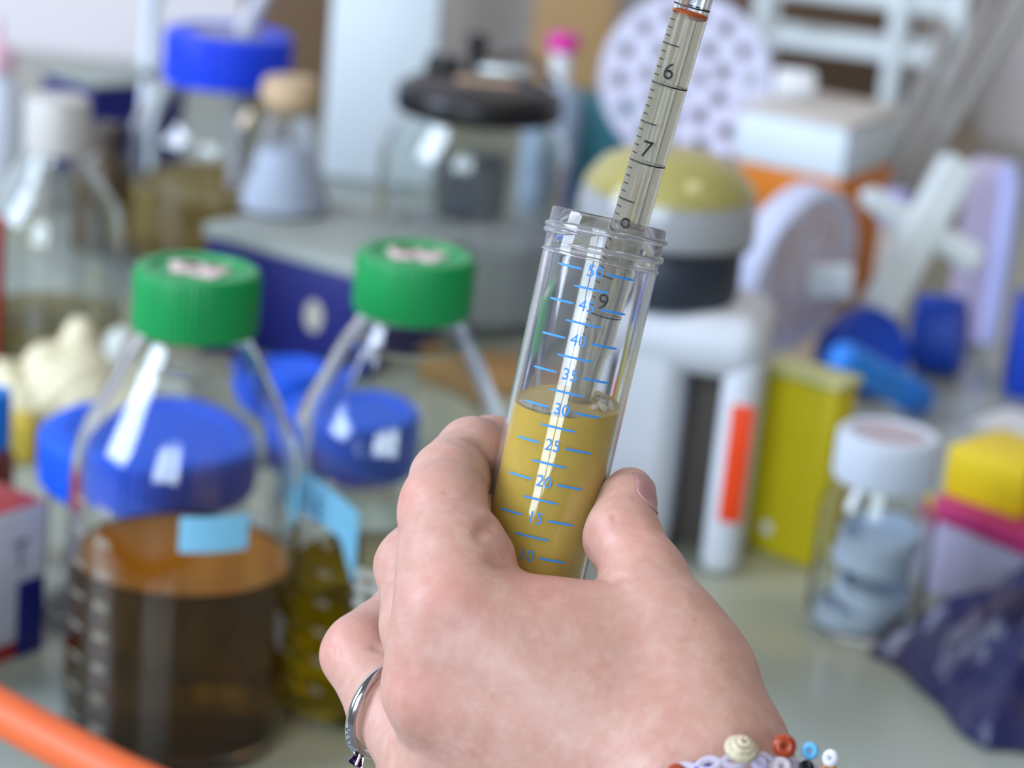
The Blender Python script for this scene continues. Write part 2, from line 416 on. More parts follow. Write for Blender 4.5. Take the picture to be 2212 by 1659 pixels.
# jar with black lid
jl = XY(1035, 215, 1.68); jl = (jl[0], jl[1] + 0.02, 0)
o = thing('storage_jar', 'big clear jar with a black clamp lid half full of pale powder', 'jar', jl)
R0 = 0.0705
bm = B()
pr = [(0, 0), (0.060, 0), (R0, 0.006), (R0, 0.122), (0.066, 0.140), (0.056, 0.152), (0.055, 0.158)]
inn = [(max(r - 0.003, 0), z + (0.004 if z < 0.01 else 0)) for r, z in pr]
add_lathe(bm, pr + inn[::-1], 64); obj('body', bm, GLASS_FAR, o)
BLK = pm('black_plastic', rgb(20, 19, 20), 0.35, var=0.1)
LIDTOP = pm('brown_black_lid', rgb(52, 45, 42), 0.5, var=0.12)
bm = B(); add_lathe(bm, [(0.054, 0.1540), (0.0605, 0.1550), (0.062, 0.1590), (0.062, 0.1700), (0.060, 0.1725), (0.055, 0.1732), (0, 0.1732)], 64); obj('lid', bm, BLK, o)
bm = B(); add_lathe(bm, [(0.055, 0.1732), (0.053, 0.1765), (0.040, 0.1800), (0, 0.1800)], 64); obj('lid_top', bm, LIDTOP, o)
bm = B(); add_box(bm, (0.004, -0.012, 0.1810), (0.044, 0.024, 0.001), 0.0003); obj('lid_label', bm, pm('tan_label', rgb(186, 156, 126), 0.6), o)
bm = B(); add_box(bm, (-0.030, 0.026, 0.1830), (0.026, 0.016, 0.016), 0.004); obj('clip', bm, BLK, o)
bm = B(); add_tube(bm, [(-0.006, 0.030, 0.1770), (-0.006, 0.030, 0.2000)], 0.006, 16); add_ball(bm, (-0.006, 0.030, 0.2020), 0.009, 2, (1, 1, 0.8)); obj('valve_knob', bm, BLK, o)
bm = B(); add_box(bm, (0.016, 0.022, 0.1840), (0.040, 0.018, 0.008), 0.003); obj('clamp_plate', bm, pm('steel_plate', rgb(190, 196, 196), 0.3, metal=0.5), o)
bm = B(); add_tube(bm, [(0.000, 0.032, 0.1880), (0.03, 0.034, 0.1960), (0.055, 0.024, 0.1780)], 0.0035, 10); obj('clamp_wire', bm, pm('brown_wire', rgb(80, 66, 58), 0.5), o)
bm = B(); add_lathe(bm, [(0, 0.0045), (0.060, 0.0045), (0.067, 0.012), (0.067, 0.066), (0.05, 0.072), (0, 0.075)], 48); obj('powder', bm, pm('grey_powder', rgb(186, 188, 188), 0.8, bump=0.4, scale=120), o)
bm = B(); add_box(bm, (0, 0, 0.10), (0.05, 0.02, 0.045), 0.003, Matrix.Rotation(0.4, 3, 'Z')); obj('packet', bm, pm('grey_packet', rgb(110, 112, 116), 0.5), o)

# navy box with grey lid in the middle
c0, c1 = TZ(445, 492, 0.078), TZ(800, 592, 0.078)
e = Vector((c1[0] - c0[0], c1[1] - c0[1], 0)); 
nb = box_thing('storage_box', 'navy box with grey lid and a pale round mark, behind the two green caps', 'box', np.array(c0) + (np.array(c1) - np.array(c0)) * 0.46, e, 0.082, e.length * 0.92, 0.125, NAVY, GREYLID, 0.010)
bm = B(); t = bmesh.new(); bmesh.ops.create_circle(t, cap_ends=True, segments=24, radius=0.0085); bmesh.ops.scale(t, vec=(0.9, 1.3, 1), verts=t.verts)
bmesh.ops.transform(t, matrix=Matrix.Rotation(pi / 2, 4, 'X'), verts=t.verts); bmesh.ops.translate(t, vec=(0.034, -0.0631, 0.038), verts=t.verts); merge(bm, t)
obj('printed_mark', bm, GREYPRINT, nb)

# conical flask with a tan stopper, standing on the middle navy box
q = P(620, 165, 1.64)
o = thing('conical_flask', 'small pale conical flask with a tan stopper on the navy box', 'flask', (q[0] + 0.003, q[1], 0.0822))
bm = B(); pr = [(0, 0), (0.030, 0), (0.033, 0.003), (0.0325, 0.010), (0.0165, 0.062), (0.0160, 0.080)]
add_lathe(bm, pr + [(max(r - 0.0016, 0), z + (0.002 if z < 0.002 else 0)) for r, z in pr][::-1], 48); obj('body', bm, CLEARP, o)
bm = B(); add_lathe(bm, [(0, 0.0028), (0.029, 0.0028), (0.0302, 0.010), (0.0190, 0.046), (0, 0.047)], 40); obj('glare_fill', bm, pm('painted_glare', rgb(214, 226, 240), 0.6, bump=0.2, scale=200), o)  # pale filling added to stand for the white glare on the flask
bm = B(); add_lathe(bm, [(0, 0.070), (0.0140, 0.070), (0.0185, 0.078), (0.0205, 0.080), (0.0205, 0.091), (0.0175, 0.096), (0, 0.097)], 40); obj('stopper', bm, pm('tan_stopper', rgb(196, 168, 132), 0.6, var=0.12), o)

# bottle with magenta cap
o = thing('dropper_bottle', 'small bluish bottle with white neck and magenta cap behind the black lid', 'bottle', XY(1217, 90, 2.10))
bm = B(); add_lathe(bm, [(0, 0), (0.022, 0), (0.023, 0.003), (0.023, 0.088), (0.019, 0.100), (0.010, 0.110), (0, 0.110)], 40); obj('body', bm, pm('pale_blue_plastic', rgb(168, 186, 208), 0.35), o)
bm = B(); add_lathe(bm, [(0, 0.105), (0.0095, 0.105), (0.0095, 0.142), (0, 0.142)], 24); obj('neck', bm, WHITEP, o)
bm = B(); add_lathe(bm, [(0.0, 0.140), (0.014, 0.140), (0.0145, 0.142), (0.0145, 0.152), (0.012, 0.155), (0, 0.156)], 28); obj('cap', bm, pm('magenta_plastic', rgb(222, 40, 160), 0.4), o)

# teal box behind the holed disc and the blue block it stands on
box_thing('storage_box', 'teal box standing behind the white disc with holes', 'box', XY(1345, 240, 2.12), (1, -0.06), 0.096, 0.10, 0.06, pm('teal_card', rgb(46, 112, 128), 0.5))
box_thing('storage_box', 'bright blue box under the white disc with holes', 'box', XY(1510, 335, 1.95), (1, -0.10), 0.066, 0.085, 0.05, pm('cobalt_card', rgb(16, 84, 170), 0.45))
# floating rack disc with round holes
DR, DT = 0.074, 0.007
ctr = P(1482, 172, 1.985)
nrm = Vector((-FWD[0], -FWD[1], -FWD[2])) + Vector((RT[0], RT[1], RT[2])) * 0.10
o = thing('tube_rack', 'round white disc with rings of small holes, standing behind the pipette', 'rack', mat=frame(ctr, nrm, (1, 0, 0)))
bm = B(); holes = [(0.057, 14, 0.1), (0.033, 9, 0.3), (0.012, 3, 0.2)]
nr, na = 60, 240
def inhole(x, y):
    for rr, n, ph in holes:
        for k in range(n):
            a = 2 * pi * k / n + ph
            if (x - rr * cos(a)) ** 2 + (y - rr * sin(a)) ** 2 < 0.0072 ** 2: return True
    return False
# plate built as one outline with the holes cut through it
t = bmesh.new()
def loop(cx, cy, r, n): 
    vs = [t.verts.new((cx + r * cos(2 * pi * k / n), cy + r * sin(2 * pi * k / n), 0)) for k in range(n)]
    return [t.edges.new((vs[k], vs[(k + 1) % n])) for k in range(n)]
ed = loop(0, 0, DR, 72)
for rr, n, ph in holes:
    for k in range(n):
        a = 2 * pi * k / n + ph; ed += loop(rr * cos(a), rr * sin(a), 0.0070, 12)
bmesh.ops.triangle_fill(t, edges=ed, use_beauty=True)
for f in [f for f in t.faces if inhole(*f.calc_center_median()[:2])]: t.faces.remove(f)
ext = bmesh.ops.extrude_face_region(t, geom=t.faces[:])
bmesh.ops.translate(t, vec=(0, 0, -DT), verts=[v for v in ext['geom'] if isinstance(v, bmesh.types.BMVert)])
merge(bm, t)
obj('plate', bm, pm('lilac_white_foam', rgb(222, 222, 246), 0.6, var=0.03), o, angle=30)
bm = B(); add_lathe(bm, [(0, -0.030), (0.012, -0.030), (0.012, -0.006), (0, -0.006)], 24); obj('hub', bm, WHITEP, o)

# white box on an orange box
zt, zb = 0.153, 0.108
cr = TZ(1815, 392, zb); lf = TZ(1580, 352, zb)
e = Vector((cos(radians(28)), -sin(radians(28)), 0)); wl = 0.092
cc = Vector((cr[0], cr[1], 0)) - e * wl / 2
OR = pm('orange_card', rgb(226, 128, 14), 0.5)
box_thing('carton', 'orange box under the white box at right', 'box', cc, e, zb, wl, 0.120, OR)
o = box_thing('carton', 'white box on top of the orange box', 'box', cc, e, zt - zb, wl + 0.002, 0.122, pm('white_box_card', rgb(226, 236, 242), 0.5, var=0.02), pm('lit_top_beige', rgb(206, 198, 188), 0.6), 0.004, z=zb)  # beige tone of the lit top put into its colour
q = TZ(1712, 215, zt)
o = thing('screw_cap', 'white round cap lying on top of the white box', 'cap', mat=Matrix.Translation((q[0], q[1], zt + 0.0125)) @ Matrix.Rotation(0.1, 4, 'Z') @ Matrix.Rotation(pi / 2, 4, 'Y'))
bm = B(); add_lathe(bm, [(0, -0.015), (0.0115, -0.015), (0.0125, -0.013), (0.0125, 0.013), (0.0115, 0.015), (0.009, 0.015), (0.009, -0.010), (0, -0.010)], 32); obj('shell', bm, WHITEP, o)

# cardboard box carrying the white wire rack
q = XY(1830, 300, 2.32)
box_thing('cardboard_box', 'low light brown cardboard box under the white wire rack', 'box', (q[0], q[1] - 0.05, 0), (1, -0.12), 0.074, 0.24, 0.14, pm('light_card', rgb(150, 132, 116), 0.8, var=0.1))
o = thing('test_tube_rack', 'white wire rack with square openings on the cardboard box', 'rack', (q[0], q[1] + 0.01, 0.074), radians(-14))
WIRE = pm('white_coated_wire', rgb(214, 222, 224), 0.4, var=0.03)
for zz in (0.066, 0.116):
    for yy in (-0.035, 0.03):
        bm = B(); add_box(bm, (0, yy, zz), (0.205, 0.010, 0.016), 0.003); obj('long_bar', bm, WIRE, o)
    for k in (0, 2.8, 4):
        bm = B(); add_box(bm, (-0.095 + k * 0.0475, -0.0025, zz + 0.002), (0.009, 0.075, 0.010), 0.002); obj('cross_bar', bm, WIRE, o)
for xx in (-0.095, 0.038, 0.095):
    for yy in (-0.038, 0.033):
        bm = B(); add_box(bm, (xx, yy, 0.075), (0.016, 0.012, 0.15), 0.003); obj('upright', bm, WIRE, o)

# leaning rods at the right
GR = pm('grey_rod', rgb(160, 156, 152), 0.4, metal=0.2)
for k, (x0, y0, x1, y1, r, lab) in enumerate([(1922, 345, 2085, 0, 0.008, 'left one of three grey rods leaning at top right'), (1966, 345, 2150, 0, 0.009, 'middle one of three grey rods leaning at top right'), (2012, 345, 2216, 0, 0.008, 'right one of three grey rods leaning at top right')]):
    pa = P(x0, y0, 2.17); pb = P(x1, y1, 2.25)
    d = (pb - pa); s0 = pa + d * ((0.001 + r - pa[2]) / d[2]); s1 = pa + d * 2.0
    bm = B(); v = Vector(s1 - s0)
    add_lathe(bm, [(0, 0), (r * 0.7, 0), (r, 0.004), (r, v.length - 0.03), (r * 1.2, v.length - 0.028), (r * 1.2, v.length), (0, v.length)], 20)
    o = obj('leaning_rod', bm, GR); o.matrix_world = frame(s0, v, (1, 0, 0)); tag(o, lab, 'rod', 'grey rods at top right')

# reel with streaked face
cc = P(1748, 592, 1.60)
n = 0.725 * RT + (-0.372) * UP + 0.58 * (-FWD)
o = thing('reel', 'white drum-shaped reel with a streaked brownish face and white tag', 'reel', mat=frame(cc, n, UP))
bm = B(); add_lathe(bm, [(0, -0.026), (0.056, -0.026), (0.060, -0.022), (0.060, -0.006), (0.057, -0.002), (0.052, -0.002), (0.052, -0.005), (0, -0.005)], 64); obj('drum', bm, pm('lilac_white_paper', rgb(208, 214, 240), 0.6, var=0.04), o)
bm = B(); add_lathe(bm, [(0, -0.0045), (0.0515, -0.0045), (0.0515, -0.0025), (0, 0.0)], 48); obj('wound_face', bm, streaked('wound_paper', rgb(232, 232, 250), rgb(196, 160, 150), 110, (0.35, 2.2, 1)), o)
bm = B(); add_box(bm, (0.0, -0.008, 0.0135), (0.026, 0.030, 0.003), 0.001, Matrix.Rotation(0.5, 3, 'Z') @ Matrix.Rotation(-0.95, 3, 'X')); obj('paper_tag', bm, pm('white_tag', rgb(240, 246, 255), 0.5), o)

# white cross
cc = P(1986, 492, 1.66)
o = thing('cross_handle', 'white plastic cross leaning above the blue caps', 'clamp', mat=frame(cc, -FWD + RT * 0.12, RT))
def bar(bm, x0, y0, x1, y1, w0, w1, th, s):
    a = Vector(((x0 - 1986) * s, -(y0 - 492) * s, 0)); b = Vector(((x1 - 1986) * s, -(y1 - 492) * s, 0))
    t = (b - a).normalized(); nn = Vector((-t.y, t.x, 0)); vs = []
    for zz in (-th / 2, th / 2):
        for p, w in ((a, w0), (b, w1)):
            vs.append([bm.verts.new(p + nn * w / 2 + Vector((0, 0, zz))), bm.verts.new(p - nn * w / 2 + Vector((0, 0, zz)))])
    A0, B0, A1, B1 = vs
    for f in ((A0[0], A0[1], B0[1], B0[0]), (A1[1], A1[0], B1[0], B1[1]), (A0[0], B0[0], B1[0], A1[0]), (B0[1], A0[1], A1[1], B1[1]), (A0[1], A0[0], A1[0], A1[1]), (B0[0], B0[1], B1[1], B1[0])): bm.faces.new(f)
s = 1.66 / F
CROSS = pm('ivory_plastic', rgb(214, 220, 220), 0.45, var=0.03)
bm = B(); bar(bm, 2078, 345, 1890, 680, 86 * s, 84 * s, 0.016, s); bmesh.ops.bevel(bm, geom=bm.edges[:], offset=0.004, segments=3, affect='EDGES'); obj('long_arm', bm, CROSS, o)
bm = B(); bar(bm, 1858, 418, 2122, 566, 46 * s, 62 * s, 0.013, s); bmesh.ops.bevel(bm, geom=bm.edges[:], offset=0.004, segments=3, affect='EDGES'); obj('cross_arm', bm, CROSS, o)
bm = B(); add_ball(bm, (0, 0, 0), 0.018, 2, (1, 1, 0.5)); obj('hub', bm, CROSS, o)
# lilac capped tube behind the cross
o = thing('sample_tube', 'sample tube with a lilac cap behind the white cross', 'tube', XY(1940, 400, 1.80))
bm = B(); add_lathe(bm, [(0, 0), (0.009, 0), (0.009, 0.088), (0, 0.088)], 24); obj('body', bm, pm('milky_tube', rgb(200, 190, 180), 0.4), o)
bm = B(); add_lathe(bm, [(0, 0.084), (0.0125, 0.084), (0.0125, 0.104), (0.010, 0.108), (0, 0.109)], 28); obj('cap', bm, pm('lilac_plastic', rgb(176, 170, 226), 0.4), o)
# lilac sleeve
q = XY(2112, 560, 1.76)
o = thing('plastic_sleeve', 'upright lilac plastic sleeve right of the white cross', 'sleeve', q, radians(-10))
bm = B(); add_box(bm, (0, 0.014, 0.075), (0.034, 0.026, 0.148), 0.010, seg=4); obj('sleeve', bm, pm('lilac_sleeve', rgb(176, 164, 186), 0.35), o)
bm = B(); add_tube(bm, [(0.017, 0.0, 0.009), (0.018, 0.0, 0.08), (0.016, 0.0, 0.136), (0.010, 0.0, 0.148)], 0.008, 12); obj('folded_rim', bm, pm('lilac_rim', rgb(186, 190, 236), 0.35), o)

# blue caps and the light blue tube
def lying_cap(label, px, py, d, axis, R, h, m, name='screw_cap'):
    c = TZ(px, py, R)
    o = thing(name, label, 'cap', mat=frame(c, axis, (0, 0, 1)), group='blue screw caps at right')
    bm = B(); ribbed_cap(bm, R, -h / 2, h, 48); obj('shell', bm, m, o, angle=30)
    return o
DB = pm('deep_blue_plastic', rgb(10, 66, 178), 0.42, var=0.06)
lying_cap('blue screw cap lying on its side, right one of the pair below the cross', 2030, 722, 1.56, (0.93, -0.33, 0.10), 0.029, 0.034, DB)
lying_cap('blue screw cap tilted behind the light blue tube', 1862, 762, 1.57, (0.25, -0.75, 0.55), 0.030, 0.034, DB)
pa, pb = TZ(1826, 778, 0.050), TZ(1985, 862, 0.0130)
v = Vector(pb - pa)
o = thing('capped_tube', 'light blue round-ended tube lying aslant before the blue caps', 'tube', mat=frame(pa, v, (0, 0, 1)))
bm = B(); add_lathe(bm, [(0, -0.012), (0.006, -0.0105), (0.0105, -0.006), (0.012, 0), (0.012, v.length * 0.75), (0, v.length * 0.75)], 32); obj('barrel', bm, pm('sky_blue_plastic', rgb(48, 140, 240), 0.4), o)
bm = B(); add_lathe(bm, [(0, v.length * 0.74), (0.0128, v.length * 0.74), (0.0128, v.length), (0.008, v.length + 0.007), (0, v.length + 0.009)], 32); obj('end_cap', bm, pm('azure_plastic', rgb(40, 130, 236), 0.4), o)

# canister with collar and dome
cl = (0.086, 1.250, 0)
o = thing('canister', 'white upright canister with dark collar, clear domed lid and orange strip', 'canister', cl, radians(-10))
CANW = pm('off_white_plastic', rgb(208, 212, 218), 0.45, var=0.03)
# body: rounded block with a slot through the front, built as two uprights, a lintel and a foot
bm = B(); add_box(bm, (-0.022, 0.0, 0.066), (0.072, 0.086, 0.132), 0.012, seg=4); obj('left_upright', bm, CANW, o)
bm = B(); add_box(bm, (0.0455, 0.0, 0.064), (0.021, 0.084, 0.128), 0.009, seg=4); obj('right_upright', bm, CANW, o)
bm = B(); add_box(bm, (-0.001, 0.0, 0.130), (0.114, 0.088, 0.036), 0.016, seg=5); obj('shoulder', bm, CANW, o)
bm = B(); add_box(bm, (0.025, 0.016, 0.058), (0.026, 0.034, 0.112), 0.004); obj('slot_filler', bm, pm('dark_slot', rgb(92, 84, 78), 0.6, var=0.2), o)  # dark brown-grey block filling the slot
bm = B(); add_box(bm, (0.0485, -0.0424, 0.068), (0.0125, 0.0015, 0.068), 0.0004); obj('orange_strip', bm, pm('orange_red_label', rgb(236, 66, 10), 0.5), o)
DX = -0.010
def lth(prof, seg=56):
    bm = B(); add_lathe(bm, prof, seg); bmesh.ops.translate(bm, vec=(DX, 0, 0), verts=bm.verts); return bm
obj('collar', lth([(0, 0.145), (0.036, 0.145), (0.043, 0.148), (0.0445, 0.153), (0.0445, 0.178), (0.042, 0.181), (0.030, 0.181), (0, 0.181)]), pm('slate_plastic', rgb(48, 54, 66), 0.45), o)
dm = [(0.049, 0.179), (0.050, 0.183), (0.050, 0.196), (0.047, 0.210), (0.038, 0.221), (0.022, 0.228), (0, 0.230)]
obj('dome', lth(dm + [(max(r - 0.0012, 0), z - 0.0012) for r, z in dm[::-1]]), glass('clear_dome', (0.99, 0.99, 0.99, 1), 0.0, 1.33, haze=0.02), o)
obj('label_band', lth([(0, 0.181), (0.038, 0.181), (0.040, 0.184), (0.040, 0.201), (0.038, 0.203), (0, 0.203)], 48), pm('white_band', rgb(244, 247, 255), 0.5, var=0.03), o)
obj('inner_cover', lth([(0.0395, 0.203), (0.0395, 0.207), (0.035, 0.215), (0.022, 0.222), (0, 0.225)], 48), pm('pale_yellow_plastic', rgb(252, 236, 138), 0.5, var=0.05), o)

# yellow box at the right of the canister
cr = TZ(1606, 1180, 0); q2 = TZ(1744, 1228, 0)
e = Vector((q2[0] - cr[0], q2[1] - cr[1], 0)); wy = e.length + 0.004; e.normalize()
yb = box_thing('carton', 'tall yellow box between the white canister and the glass jar', 'box', Vector((cr[0], cr[1], 0)) + e * wy / 2, e, 0.112, wy, 0.024, pm('yellow_card', rgb(214, 196, 20), 0.5, var=0.08), pm('pale_yellow_lid', rgb(206, 206, 140), 0.5), 0.006)
bm = B(); t = bmesh.new(); bmesh.ops.create_circle(t, cap_ends=True, segments=16, radius=0.004); bmesh.ops.transform(t, matrix=Matrix.Rotation(pi / 2, 4, 'X'), verts=t.verts); bmesh.ops.translate(t, vec=(-0.010, -0.0123, 0.016), verts=t.verts); merge(bm, t)
obj('printed_mark', bm, WHITEPRINT, yb)

# wide-mouth jar with white screw lid and white lids inside
vl = (0.1995, 1.153, 0)
o = thing('specimen_jar', 'clear glass jar with white screw lid holding white discs, right foreground', 'jar', vl)
bm = B()
pr = [(0, 0), (0.026, 0), (0.030, 0.004), (0.031, 0.010), (0.031, 0.066), (0.028, 0.076), (0.0235, 0.082), (0.0235, 0.094)]
inn = [(max(r - 0.002, 0), z + (0.003 if z < 0.005 else 0)) for r, z in pr]
add_lathe(bm, pr + inn[::-1], 56); obj('body', bm, GLASS, o)
bm = B(); ribbed_cap(bm, 0.0268, 0.084, 0.026, 80, recess=True); obj('lid', bm, pm('white_lid', rgb(206, 214, 226), 0.45, var=0.03), o, angle=30)
bm = B(); add_lathe(bm, [(0, 0.1089), (0.019, 0.1089), (0.019, 0.1094), (0, 0.1094)], 32); obj('lid_liner', bm, pm('pinkish_print', rgb(188, 172, 178), 0.6), o)
proto = None
for k, (dx, dy, z, ax, ay, lab) in enumerate([(-0.006, -0.004, 0.0045, 0.0, 0.0, 'lowest of the white discs inside the glass jar'), (0.003, -0.002, 0.0165, 0.12, 0.08, 'second lowest white disc inside the glass jar'), (-0.001, 0.0, 0.032, -0.14, 0.16, 'second highest white disc inside the glass jar'), (0.003, -0.002, 0.047, 0.16, -0.14, 'topmost white disc inside the glass jar')]):
    if proto is None:
        bm = B(); add_lathe(bm, [(0, 0), (0.0205, 0), (0.0215, 0.001), (0.0215, 0.009), (0.0205, 0.010), (0.0185, 0.010), (0.0185, 0.003), (0, 0.003)], 40)
        proto = obj('plastic_disc', bm, pm('blue_white_plastic', rgb(214, 226, 244), 0.45, var=0.03)); l = proto
    else: l = proto.copy(); COL.objects.link(l)
    l.location = (vl[0] + dx, vl[1] + dy, z); l.rotation_euler = (ax, ay, 0)
    tag(l, lab, 'disc', 'white discs in the glass jar')

# pink-edged white tray box with the yellow box on it
c0, c1 = TZ(2010, 1092, 0.05), TZ(2205, 1170, 0.05)
e = Vector((c1[0] - c0[0], c1[1] - c0[1], 0)); e.normalize()
cm = Vector((c0[0], c0[1], 0)) + e * 0.055
box_thing('tray_box', 'lilac-white box with a magenta lid under the small yellow box', 'box', cm, e, 0.055, 0.11, 0.07, pm('lilac_card', rgb(176, 172, 200), 0.5), pm('magenta_card', rgb(196, 52, 120), 0.5), 0.012)
c0, c1 = TZ(2030, 1068, 0.055), TZ(2200, 1128, 0.055)
e2_ = Vector((c1[0] - c0[0], c1[1] - c0[1], 0))
box_thing('carton', 'small bright yellow box on the magenta-lidded box', 'box', mid(c0, c1), e2_, 0.030, e2_.length, 0.055, pm('bright_yellow_card', rgb(228, 198, 22), 0.5), z=0.0552)
# white block at the right edge and the blue box behind it
q = TZ(2140, 960, 0.0)
o = thing('polystyrene_block', 'white tilted block cut by the right edge', 'block', XY(2232, 960, 1.42), radians(-38))
bm = B(); add_box(bm, (0, 0, 0.026), (0.060, 0.045, 0.052), 0.006, seg=3); obj('block', bm, pm('white_foam', rgb(216, 228, 240), 0.6, var=0.03), o)
bm = B(); add_box(bm, (0, -0.002, 0.0555), (0.064, 0.049, 0.007), 0.003); obj('lid', bm, WHITEP, o)
box_thing('carton', 'blue box cut by the right edge behind the white block', 'box', XY(2235, 760, 1.66), (1, -0.1), 0.07, 0.03, 0.05, pm('blue_card', rgb(16, 66, 190), 0.45))

# dark crumpled bag
def crumple(x, y):
    v = Vector((x * 26 + y * 8, y * 44 - x * 14, 0.7)); h = 0
    for k, a in ((1.0, 1.0), (2.1, 0.5), (4.3, 0.25)): h += a * (1 - abs(mnoise.noise(v * k)) * 2.0)
    return h
A0, A1, A2, A3 = TZ(1892, 1418), TZ(2140, 1630), TZ(2600, 1590), TZ(2250, 1296)
bm = B(); n = 70; grid = []
for i in range(n + 1):
    row = []
    for j in range(n + 1):
        u, v = i / n, j / n
        p = (A0 * (1 - u) + A1 * u) * (1 - v) + (A3 * (1 - u) + A2 * u) * v
        e = min(u, 1 - u, v, 1 - v); dome = min(1, e / 0.24) ** 0.75
        h = dome * (0.029 + 0.0105 * crumple(p[0], p[1]) + 0.016 * v * (1 - u))
        j1, j2 = mnoise.noise(Vector((p[0] * 22, p[1] * 22, 3.1))), mnoise.noise(Vector((p[0] * 22, p[1] * 22, 8.7)))
        row.append(bm.verts.new((p[0] + 0.012 * j1, p[1] + 0.012 * j2, max(0.0015, h))))
    grid.append(row)
for i in range(n):
    for j in range(n): bm.faces.new((grid[i][j], grid[i + 1][j], grid[i + 1][j + 1], grid[i][j + 1]))
bt = [[bm.verts.new((grid[i][j].co.x, grid[i][j].co.y, 0.0004)) for j in (0, n)] for i in range(n + 1)]
bmesh.ops.recalc_face_normals(bm, faces=bm.faces)
BAG = streaked('dark_film', rgb(38, 40, 84), rgb(70, 58, 72), 14, (1, 1, 1), 0.28)
bag = obj('plastic_bag', bm, BAG, normals=False, angle=80)
for v in [v for v in bag.data.vertices if v.co.z < 0.0006]: pass
sm = bag.modifiers.new('thickness', 'SOLIDIFY'); sm.thickness = 0.0008; sm.offset = -1
tag(bag, 'dark navy and purple crumpled plastic bag lying at lower right', 'bag')

# blue-lidded jars behind the green-capped bottles
def blue_jar(label, px, py, d, R, H, lid_h):
    o = thing('storage_jar', label, 'jar', XY(px, py, d), 0, 'low jars with blue lids')
    bm = B(); pr = [(0, 0), (R * 0.85, 0), (R * 0.93, 0.004), (R * 0.93, H - 0.008), (R * 0.88, H)]
    add_lathe(bm, pr + [(max(r - 0.0022, 0), z + (0.003 if z < 0.003 else 0)) for r, z in pr][::-1], 56); obj('body', bm, GLASS_FAR, o)
    bm = B(); ribbed_cap(bm, R, H - lid_h * 0.55, lid_h, 72, recess=True); obj('lid', bm, BLUECAP, o, angle=30)
    return o
blue_jar('low clear jar with a wide blue lid behind the amber bottle', 335, 930, 1.15, 0.056, 0.084, 0.027)
blue_jar('low clear jar with a blue lid behind the second green-capped bottle', 765, 890, 1.20, 0.035, 0.086, 0.032)
blue_jar('small jar with a blue lid between the green-capped bottles and the navy box', 632, 812, 1.38, 0.023, 0.054, 0.022)
o = thing('reagent_bottle', 'bottle with a blue cap cut by the left edge above the red-topped box', 'bottle', XY(-22, 950, 1.20), 0)
bm = B(); add_lathe(bm, [(0, 0), (0.012, 0), (0.013, 0.002), (0.013, 0.058), (0.009, 0.066), (0.009, 0.072), (0, 0.072)], 32); obj('body', bm, pm('brown_bottle', rgb(120, 60, 50), 0.3), o)
bm = B(); ribbed_cap(bm, 0.0105, 0.064, 0.030, 36); obj('cap', bm, pm('mid_blue_plastic', rgb(26, 120, 200), 0.4), o, angle=30)

# red-topped box with a white label at the left edge
c0, c1 = TZ(0, 1108, 0.078), TZ(100, 1078, 0.078)
e = Vector((c1[0] - c0[0], c1[1] - c0[1], 0)); e.normalize()
cm = Vector((c1[0], c1[1], 0)) - e * 0.045
RED = pm('dark_red_card', rgb(170, 22, 20), 0.4)
rb = box_thing('carton', 'red box with a white label panel and navy band at the lower left edge', 'box', cm, e, 0.078, 0.09, 0.085, RED, bevel=0.002)
def panel(name, x0, x1, z0, z1, m, y, parent):
    bm = B(); add_box(bm, ((x0 + x1) / 2, y, (z0 + z1) / 2), (x1 - x0, 0.0008, z1 - z0), 0.0002); return obj(name, bm, m, parent)
panel('label_panel', -0.0445, 0.0445, 0.010, 0.077, pm('lilac_white_label', rgb(206, 208, 226), 0.5), -0.0428, rb)
panel('navy_band', 0.028, 0.0447, 0.001, 0.040, NAVY, -0.0434, rb)
vs, fs = text_mesh('T', 0.022)
bm = B(); tt = [bm.verts.new((v.x * 0.8 + 0.029, -0.0437, v.y + 0.053)) for v in vs]
for f in fs: bm.faces.new([tt[i] for i in f])
obj('lettering', bm, pm('slate_print', rgb(90, 100, 130), 0.6), rb, smooth=False)
panel('orange_flap', 0.012, 0.030, 0.0, 0.001, pm('orange_red_flap', rgb(236, 70, 18), 0.5), 0, rb).location = (0, 0.036, 0.0785)

# orange hose in front of the amber bottle
pts = [P(-420, 1330, 0.98), P(-200, 1420, 0.95), P(0, 1537, 0.925), P(150, 1618, 0.905), P(300, 1695, 0.885), P(480, 1765, 0.87), P(700, 1815, 0.86), P(980, 1850, 0.86)]
for k, zz in enumerate((0.06, 0.045)): pts[k][2] = max(pts[k][2], 0.012)
cu = []
for i in range(len(pts) - 1):
    p0, p1, p2, p3 = pts[max(i - 1, 0)], pts[i], pts[i + 1], pts[min(i + 2, len(pts) - 1)]
    for k in range(8):
        t_ = k / 8; cu.append(0.5 * (2 * p1 + (p2 - p0) * t_ + (2 * p0 - 5 * p1 + 4 * p2 - p3) * t_ ** 2 + (3 * p1 - p0 - 3 * p2 + p3) * t_ ** 3))
cu.append(pts[-1])
bm = B(); add_tube(bm, cu, 0.0092, 20)
tag(obj('rubber_hose', bm, pm('orange_rubber', rgb(226, 104, 54), 0.5, var=0.08)), 'orange rubber hose curving across the lower left corner', 'hose')

